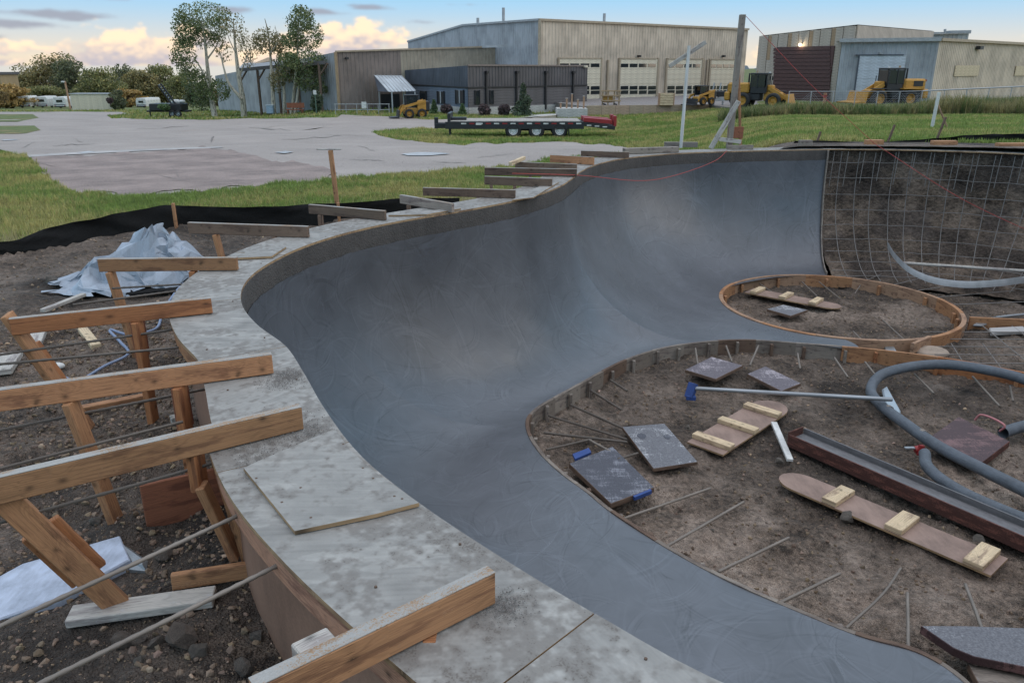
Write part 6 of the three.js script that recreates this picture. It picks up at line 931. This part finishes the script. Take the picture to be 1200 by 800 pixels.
// leaves spread through lobes [x, y, z, rx, ry, rz, count]
function leaves(lobes, size, R, tint, hollow = 0.35) {
  const pos = [], col = [], nor = [];
  for (const [cx, cy, cz, rx, ry, rz, n] of lobes) for (let k = 0; k < n; k++) {
    let x, y, z, q; do { x = R() * 2 - 1; y = R() * 2 - 1; z = R() * 2 - 1; q = x * x + y * y + z * z; } while (q > 1 || q < hollow * R() || q > (0.25 + 1.35 * vnoise(x * 1.7 + cx * 3 + 40, y * 1.7 + z * 1.3 + cy * 3 + 40, 4096, 603)) * (0.6 + R() * 0.8)); const clump = fbm((cx + x * rx) * 1.1 + 50, (cy + y * ry) * 1.1 + (cz + z * rz) * 0.9 + 50, 2, 601); if (clump < 0.40 && R() < 0.7) continue;
    const px = cx + x * rx, py = cy + y * ry, pz = cz + z * rz, s = size * (0.6 + R() * 0.8), a = new THREE.Vector3(R() - 0.5, R() - 0.5, R() - 0.5).normalize(), b = new THREE.Vector3(R() - 0.5, R() - 0.5, R() - 0.5).cross(a).normalize().multiplyScalar(s * 0.55), t = tint(R()); a.multiplyScalar(s);
    const P = [[px - a.x, py - a.y, pz - a.z], [px + b.x, py + b.y, pz + b.z], [px + a.x, py + a.y, pz + a.z], [px - b.x, py - b.y, pz - b.z]]; for (const i of [0, 1, 2, 0, 2, 3]) { pos.push(...P[i]); col.push(...t); }
  }
  const g = new THREE.BufferGeometry(); g.setAttribute('position', new THREE.Float32BufferAttribute(pos, 3)); g.setAttribute('color', new THREE.Float32BufferAttribute(col, 3)); g.computeVertexNormals(); return g;
}
const leafM = new THREE.MeshPhysicalMaterial({ color: lin(1, 1, 1), vertexColors: true, roughness: 0.9, transmission: 0.3, thickness: 0 });
const barkPale = mat(0.55, 0.50, 0.43, 0.9, { map: T.bark }), barkDark = mat(0.13, 0.10, 0.08, 0.95, { map: T.bark });
// a tone drawn at random for each leaf, wherever it sits
const green = (r0, g0, b0, r1, g1, b1) => t => { const k = 0.75 + (t * 7 % 1) * 0.5; return [lerp(r0, r1, t * t) * k * 1.55, lerp(g0, g1, t * t) * k * 1.5, lerp(b0, b1, t * t) * k * 1.5]; };
// aspen: stems and crowns from pixels at one distance
function aspen(label, D, stems, lobes, size, tint, seed) {
  const R = rng(seed), b = stems[0][0][0], base = DV(b[0], b[1], D), gy = land(base.x, D), root = thing('aspen_tree', label, 'tree', V(base.x, gy, D), 'aspens by the grey side wall');
  const P = (px, py, dz = 0) => { const q = DV(px, py, D + dz); return new THREE.Vector3(q.x - base.x, q.y - gy, q.z + D); };
  stems.forEach(([pts, r0, r1], i) => { const pp = pts.map(([x, y], k) => P(x, y, (hash(i, k, seed) - 0.5) * 1.2)); if (pts[0] === b || pts[0][1] > 130) pp[0].y = -0.2; const t = local(root, i ? 'limb' : 'trunk', taperTube(pp, r0, r1), barkPale); });
  const L = lobes.map(([x, y, rx0, ry0, n]) => { const rx = rx0 * 1.35, ry = ry0 * 1.35; const c = P(x, y, (R() - 0.5) * 2.5), s = D / FOCAL / 1.06; return [c.x, c.y, c.z, rx * s, ry * s, Math.max(rx, ry) * s * 0.8, n * 2.4]; });
  // twigs from the trunk line into each lobe
  L.forEach(l => { for (let k = 0; k < 4; k++) { const a = new THREE.Vector3(l[0] + (R() - 0.5) * l[3] * 0.4, l[1] - l[4] * 0.9, l[2]), e = new THREE.Vector3(l[0] + (R() - 0.5) * l[3] * 1.6, l[1] + (R() - 0.2) * l[4], l[2] + (R() - 0.5) * l[5]); local(root, 'twig', taperTube([a, a.clone().lerp(e, 0.5).add(new THREE.Vector3((R() - 0.5) * 0.3, 0.1, 0)), e], 0.035, 0.012, 4, 4), barkPale); } });
  local(root, 'crown', leaves(L, size, R, tint), leafM);
}
const aspenG = green(0.055, 0.085, 0.028, 0.16, 0.17, 0.06), aspenDry = green(0.10, 0.10, 0.04, 0.26, 0.20, 0.09);
aspen('aspen with the fullest dark green crown and a leaning pale trunk', 88, [[[[252, 138], [247, 112], [243, 80], [240, 50], [236, 25]], 0.34, 0.06], [[[246, 105], [235, 80], [222, 60]], 0.14, 0.03], [[[242, 70], [255, 50], [258, 30]], 0.10, 0.03]], [[236, 18, 26, 12, 900], [218, 36, 14, 16, 700], [250, 32, 16, 12, 600], [215, 62, 13, 16, 600], [236, 45, 12, 10, 250], [232, 100, 16, 14, 800], [255, 105, 12, 10, 450], [220, 80, 10, 10, 300], [238, 120, 14, 8, 260]], 0.115, aspenG, 701);
aspen('thin leaved aspen forking low into two pale stems', 87, [[[[286, 138], [284, 115], [279, 85], [275, 50], [273, 22]], 0.36, 0.05], [[[283, 116], [268, 98], [262, 80], [258, 62]], 0.18, 0.05], [[[280, 90], [287, 72], [294, 55]], 0.10, 0.03], [[[277, 65], [268, 45], [264, 30]], 0.07, 0.02]], [[272, 28, 12, 12, 170], [262, 62, 9, 8, 140], [292, 56, 12, 12, 190], [283, 42, 8, 8, 90], [258, 50, 8, 6, 70], [290, 72, 7, 6, 50]], 0.115, aspenDry, 702);
aspen('half bare aspen with reddish leaves and twigs above', 86, [[[[321, 137], [319, 100], [317, 70], [314, 38], [310, 22]], 0.26, 0.03], [[[317, 62], [325, 48], [322, 30]], 0.07, 0.02]], [[316, 48, 16, 12, 420], [305, 50, 8, 8, 120], [328, 52, 10, 10, 220], [336, 78, 12, 14, 480], [325, 95, 9, 10, 240]], 0.115, aspenDry, 703);
aspen('slim twin stemmed aspen with a dense upper crown', 85, [[[[341, 137], [344, 112], [347, 80], [349, 45], [350, 18]], 0.22, 0.05], [[[345, 137], [350, 100], [352, 80]], 0.18, 0.05], [[[352, 95], [360, 97]], 0.07, 0.03]], [[350, 22, 14, 12, 650], [358, 40, 16, 14, 750], [345, 48, 12, 8, 380], [355, 70, 20, 9, 650], [338, 72, 12, 8, 300], [362, 92, 15, 12, 520], [374, 103, 8, 6, 160]], 0.115, aspenG, 704);
aspen('short bare aspen stump beside the twin stems', 85.5, [[[[333, 137], [333, 115], [332, 95]], 0.2, 0.12]], [[331, 90, 7, 6, 90]], 0.115, aspenG, 705);
// trees across the lot
function farTree(label, px, top, wpx, D, tint, seed, low = 124) {
  const R = rng(seed), t = DV(px, top, D), gy = land(t.x, D), H = t.y - gy, w = wpx * 1.25 * D / FOCAL / 1.05 / 2, root = thing('far_tree', label, 'tree', V(t.x, gy, D), 'trees across the lot');
  local(root, 'trunk', taperTube([new THREE.Vector3(0, -0.3, 0), new THREE.Vector3((R() - 0.5) * 0.6, H * 0.35, 0), new THREE.Vector3((R() - 0.5) * 1.2, H * 0.8, 0)], 0.4, 0.1), barkDark);
  for (let k = 0; k < 4; k++) { const a = R() * 6.28, y = H * (0.3 + R() * 0.3); local(root, 'limb', taperTube([new THREE.Vector3(0, y, 0), new THREE.Vector3(Math.cos(a) * w * 0.4, y + H * 0.15, Math.sin(a) * w * 0.4), new THREE.Vector3(Math.cos(a) * w * 0.7, y + H * 0.3, Math.sin(a) * w * 0.7)], 0.16, 0.04, 5, 6), barkDark); }
  const L = []; for (let k = 0; k < 20; k++) { const y = 0.12 + R() * 0.74, ww = Math.sin(Math.min(1, y * 1.15) * Math.PI) * 0.5 + 0.5, a = R() * 6.28, rr = w * (0.25 + R() * 0.5) * ww; L.push([Math.cos(a) * rr, y * H, Math.sin(a) * rr, w * (0.35 + R() * 0.3), H * (0.10 + R() * 0.12), w * (0.35 + R() * 0.3), 420]); }
  local(root, 'crown', leaves(L, 0.26, R, tint, 0.05), leafM);
}
{
  const olive = green(0.12, 0.115, 0.045, 0.27, 0.21, 0.08), dark = green(0.06, 0.075, 0.04, 0.15, 0.15, 0.06), gold = green(0.20, 0.14, 0.04, 0.36, 0.23, 0.08), mid = green(0.10, 0.115, 0.04, 0.24, 0.21, 0.075);
  farTree('low golden tree at the end of the row of trailers', 8, 98, 40, 150, gold, 801); farTree('tall grey green tree with a thin top behind the trailers', 35, 73, 46, 200, olive, 802); farTree('tallest feathery tree behind the white trailers', 62, 60, 50, 205, olive, 803); farTree('dark evergreen behind the leaning light pole', 86, 66, 44, 200, dark, 804); farTree('broad rounded olive tree behind the long shed', 112, 77, 46, 180, mid, 805); farTree('dark tree rising between the rounded tree and the yellow row', 142, 76, 40, 210, dark, 806); farTree('olive tree with golden edge behind the parked caravan', 164, 80, 40, 195, olive, 807); farTree('green tree behind the black tipping trailer', 190, 76, 40, 200, mid, 808); farTree('dark green tree beside the leaning aspen', 212, 84, 36, 190, mid, 809); farTree('small golden tree next to the long shed', 148, 104, 34, 165, gold, 810); farTree('low green tree beyond the lot behind the tipping trailer', 232, 96, 30, 170, dark, 811); farTree('small dark spruce in front of the long shed', 136, 106, 14, 130, dark, 812); farTree('low hedge like tree beyond the white trailers', 48, 100, 50, 190, mid, 813); farTree('broad olive tree filling the gap behind the caravans', 20, 88, 52, 215, olive, 815); farTree('dull green tree behind the long tan shed roof', 126, 92, 50, 220, mid, 816); farTree('loose green tree behind the lone caravan', 176, 92, 46, 225, dark, 817); farTree('shrubby golden tree beyond the aspens', 262, 104, 26, 175, gold, 814);
  // far treed ridge seen between the halls
  const ridge = []; for (let k = 0; k <= 60; k++) { const a = 0.22 + k / 60 * 0.16; ridge.push([Math.sin(a) * 1000, Math.cos(a) * 1000, -10 + 18 * Math.sin(k / 60 * Math.PI) * fbm(k * 0.35, 2, 4, 821)]); }
  const pos = [], idx = []; ridge.forEach(([x, f, h], i) => { pos.push(x, -12, -f, x * 1.05, h, -f * 1.05, x * 1.2, h * 0.6 - 6, -f * 1.2); if (i) { const a = i * 3; for (const k of [0, 1]) idx.push(a - 3 + k, a + k, a + k + 1, a - 3 + k, a + k + 1, a - 2 + k); } }); const g = new THREE.BufferGeometry(); g.setAttribute('position', new THREE.Float32BufferAttribute(pos, 3)); g.setIndex(idx); g.computeVertexNormals(); struct('hills', g, mat(0.10, 0.12, 0.13, 0.95));
}
function shrub(label, px, py, wpx, hpx, D, tint, seed, cone = false, name = 'shrub') {
  const R = rng(seed), b = DV(px, py, D), gy = Math.max(land(b.x, D), -3.0), s = D / FOCAL / 1.04, w = wpx * s / 2, h = hpx * s, root = thing(name, label, name === 'shrub' ? 'shrub' : 'tree', V(b.x, gy, D)); const L = [];
  for (let k = 0; k < (cone ? 9 : 6); k++) { const y = cone ? 0.08 + k * 0.1 : 0.3 + R() * 0.4, q = cone ? (1.02 - y) : 0.6, a = R() * 6.28; L.push([Math.cos(a) * w * 0.3 * q, y * h, Math.sin(a) * w * 0.3 * q, w * q * 0.85, h * (cone ? 0.13 : 0.35), w * q * 0.85, cone ? 260 : 300]); }
  local(root, 'stem', taperTube([new THREE.Vector3(0, -0.2, 0), new THREE.Vector3(0, h * 0.4, 0), new THREE.Vector3(0, h * 0.8, 0)], 0.08, 0.02, 5, 5), barkDark); local(root, 'foliage', leaves(L, 0.13, R, tint, 0.1), leafM);
}
{
  const dk = green(0.03, 0.05, 0.025, 0.07, 0.09, 0.04), re = green(0.045, 0.03, 0.03, 0.10, 0.06, 0.055), gr = green(0.05, 0.09, 0.03, 0.10, 0.15, 0.05);
  shrub('dark conifer standing before the umber wall', 613, 134, 34, 38, 71, dk, 831, true, 'conifer'); shrub('green conical shrub beside the skid steer', 509, 135, 12, 17, 74, gr, 832, true); shrub('dark red shrub between the two green conical shrubs', 524, 135, 22, 13, 74, re, 833); shrub('green conical shrub at the corner of the office building', 542, 136, 13, 13, 72, gr, 834, true); shrub('dark red shrub under the narrow office windows', 568, 135, 24, 14, 71.5, re, 835); shrub('dark red shrub touching the conifer', 591, 135, 24, 14, 71.5, re, 836); shrub('dark green bush at the end of the grey side wall', 372, 135, 24, 26, 80, dk, 837); shrub('brown clipped shrub on the lot island', 131, 136, 12, 7, 100, re, 838); shrub('low olive shrub in front of the tipping trailer', 194, 140, 20, 7, 86, gr, 839); shrub('small golden bush on the lawn island', 8, 136, 22, 12, 110, green(0.12, 0.09, 0.03, 0.22, 0.15, 0.05), 840);
}

// ---------- across the lot ----------
function caravan(label, px, py, wpx, hpx, D, turn) {
  const b = DV(px, py, D), s = D / FOCAL / 1.05, w = wpx * s, h = hpx * s, gy = land(b.x, D), r = thing('caravan', label, 'caravan', V(b.x, gy, D), 'caravans parked across the lot'); r.rotation.y = turn; const sh = new THREE.Shape([[-w / 2, 0.4], [w / 2, 0.4], [w / 2, h * 0.8], [w * 0.4, h], [-w * 0.42, h], [-w / 2, h * 0.75]].map(([x, y]) => new THREE.Vector2(x, y)));
  const body = local(r, 'body', new THREE.ExtrudeGeometry(sh, { depth: 5, bevelEnabled: true, bevelSize: 0.06, bevelThickness: 0.06, bevelSegments: 2 }).translate(0, 0, -5), M.white); local(body, 'window', box(0, h * 0.68, 0.09, w * 0.5, h * 0.22, 0.04), M.glass); local(body, 'stripe', box(0, h * 0.36, 0.08, w * 0.9, 0.12, 0.03), BM.slate); for (const x of [-0.4, 0.4]) { local(r, 'wheel', new THREE.CylinderGeometry(0.38, 0.38, 0.25, 14).rotateZ(Math.PI / 2).translate(x * w, 0.38, -2.2), M.rubber); local(body, 'tail_lamp', box(x * w, h * 0.25, 0.09, 0.2, 0.15, 0.03), M.redPaint); } local(r, 'bumper', box(0, 0.35, 0.1, w * 0.9, 0.2, 0.2), M.blackMetal);
}
caravan('grey white caravan end nearest the golden tree', 28.5, 130, 15, 13, 150, 0.25); caravan('plain white caravan parked between two others', 50, 129.5, 13, 12.5, 152, 0.15); caravan('white caravan with a dark rear window next to the light pole', 71, 129, 14, 12.5, 150, 0.1); caravan('white caravan standing alone by the golden tree', 166, 127.5, 12, 11, 150, -0.1);
{
  const p = DV(108, 130, 130), s = thing('long_shed', 'long low tan storage shed across the lot', 'shed', V(p.x, land(p.x, 130), 130)), w = 6.4, h = 2.4; local(s, 'body', box(0, h / 2, -1.4, w, h, 2.6), BM.cream); local(s, 'roof', box(0, h + 0.06, -1.4, w + 0.3, 0.12, 2.9), BM.lightGrey); local(s, 'end_wall', box(-w / 2 - 0.02, h / 2, -1.4, 0.06, h * 0.96, 2.5), BM.blueGrey); for (let k = 0; k < 16; k++) local(s, 'rib', box(-w / 2 + 0.2 + k * 0.4, h / 2, -0.08, 0.08, h, 0.05), BM.cream);
  const q = DV(82, 127, 140), u = thing('light_pole', 'leaning wooden pole with a small white lamp head', 'lamp post', V(q.x, land(q.x, 140), 140)), tp = DV(75.5, 95, 140); local(u, 'pole', rod(new THREE.Vector3(0, -0.2, 0), new THREE.Vector3(tp.x - q.x, tp.y - u.position.y, 0), 0.17, 8), M.tan); local(u, 'lamp_head', box(tp.x - q.x - 0.25, tp.y - u.position.y - 0.1, 0.1, 0.6, 0.25, 0.4, 0.08), M.white);
  const t = DV(199, 136.5, 88), b = thing('tipping_trailer', 'black tipping trailer with raised striped ramps across the lot', 'trailer', V(t.x, land(t.x, 88), 88)); local(b, 'bed', box(0, 1.05, 0, 3.4, 0.7, 2, 0.05), M.blackMetal); local(b, 'frame', box(0, 0.62, 0, 4.4, 0.16, 1.2), M.blackMetal); for (const x of [0.7, 1.35]) wheel(b, 'wheel', x, 0.38, 1.05, 0.38, 0.24, M.steel); local(b, 'jack', box(-2.1, 0.35, 0, 0.12, 0.9, 0.12), M.blackMetal);
  const rp = new THREE.Group(); rp.name = 'ramp'; rp.position.set(0.7, 1.3, 0.4); rp.rotation.z = 0.55; b.add(rp); local(rp, 'side', box(0, 1.1, 0.35, 0.16, 2.4, 0.1), M.blackMetal); local(rp, 'side', box(0.35, 1.1, 0.35, 0.16, 2.4, 0.1), M.blackMetal); for (let k = 0; k < 8; k++) local(rp, 'rung', box(0.17, 0.15 + k * 0.3, 0.36, 0.5, 0.1, 0.08), M.steel);
  const lo = [[0.9, 1.55, 0.45], [1.5, 1.6, 0.3]]; lo.forEach(([x, y, rr]) => local(b, 'load', new THREE.IcosahedronGeometry(rr, 2).scale(1.2, 0.6, 1).translate(x, y, 0), M.white));
  const hs = DV(6, 126, 170), hh = thing('far_house', 'tan house corner with a dark flat roof behind the golden tree', 'house', V(hs.x, land(hs.x, 170), 170)); const top = DV(6, 87, 170).y - hh.position.y; local(hh, 'wall', box(-2, top / 2, 0, 8, top, 6), metal(0.42, 0.30, 0.17)); local(hh, 'roof', box(-2, top + 0.2, 0, 8.6, 0.5, 6.6), BM.umber); local(hh, 'window', box(0.3, top * 0.75, 3.02, 1.2, 1.1, 0.05), M.glass);
  const sg = LV(427, 133), rl = thing('handrail', 'pale pipe handrail leading to the porch', 'handrail', V(sg.x, -3.0, 76)); for (let k = 0; k < 6; k++) local(rl, 'post', box(-2.6 + k * 1.0, 0.55, 0, 0.06, 1.1, 0.06), BM.lightGrey); for (const y of [0.55, 1.05]) local(rl, 'rail', box(-0.1, y, 0, 5.2, 0.06, 0.06), BM.lightGrey); local(rl, 'sign', box(0.1, 0.95, 0.06, 0.45, 0.6, 0.03), M.white);
  const lm = DV(371, 136, 79), st = thing('sign_post', 'slim green post with a small white sign at the building corner', 'sign post', V(lm.x, land(lm.x, 79), 79)); local(st, 'post', box(0, 1.0, 0, 0.1, 2.2, 0.1), metal(0.1, 0.16, 0.12)); local(st, 'sign', box(0, 2.0, 0.07, 0.3, 0.4, 0.03), M.white);
  const bn = DV(331, 134, 84), bc = thing('picnic_bench', 'brick red bench end between the aspen stems', 'bench', V(bn.x + 1.6, land(bn.x + 1.6, 83), 83)); local(bc, 'seat', box(0, 0.45, 0, 1.8, 0.08, 0.5), M.red); local(bc, 'backrest', box(0, 0.85, -0.25, 1.8, 0.5, 0.07), M.red); for (const x of [-0.75, 0.75]) local(bc, 'leg', box(x, 0.22, 0, 0.1, 0.45, 0.45), M.red);
  const ba = DV(317, 133, 84.5), bx = thing('banner_box', 'pale blue newspaper box in the shed shade', 'box', V(ba.x, land(ba.x, 84.5), 84.5)); local(bx, 'body', box(0, 0.7, 0, 0.7, 0.8, 0.5, 0.05), metal(0.32, 0.42, 0.52)); local(bx, 'pedestal', box(0, 0.15, 0, 0.3, 0.35, 0.3), M.blackMetal); local(bx, 'roof', box(0, 1.13, 0, 0.85, 0.08, 0.6), metal(0.5, 0.58, 0.64));
}
renderer.render(scene, camera);
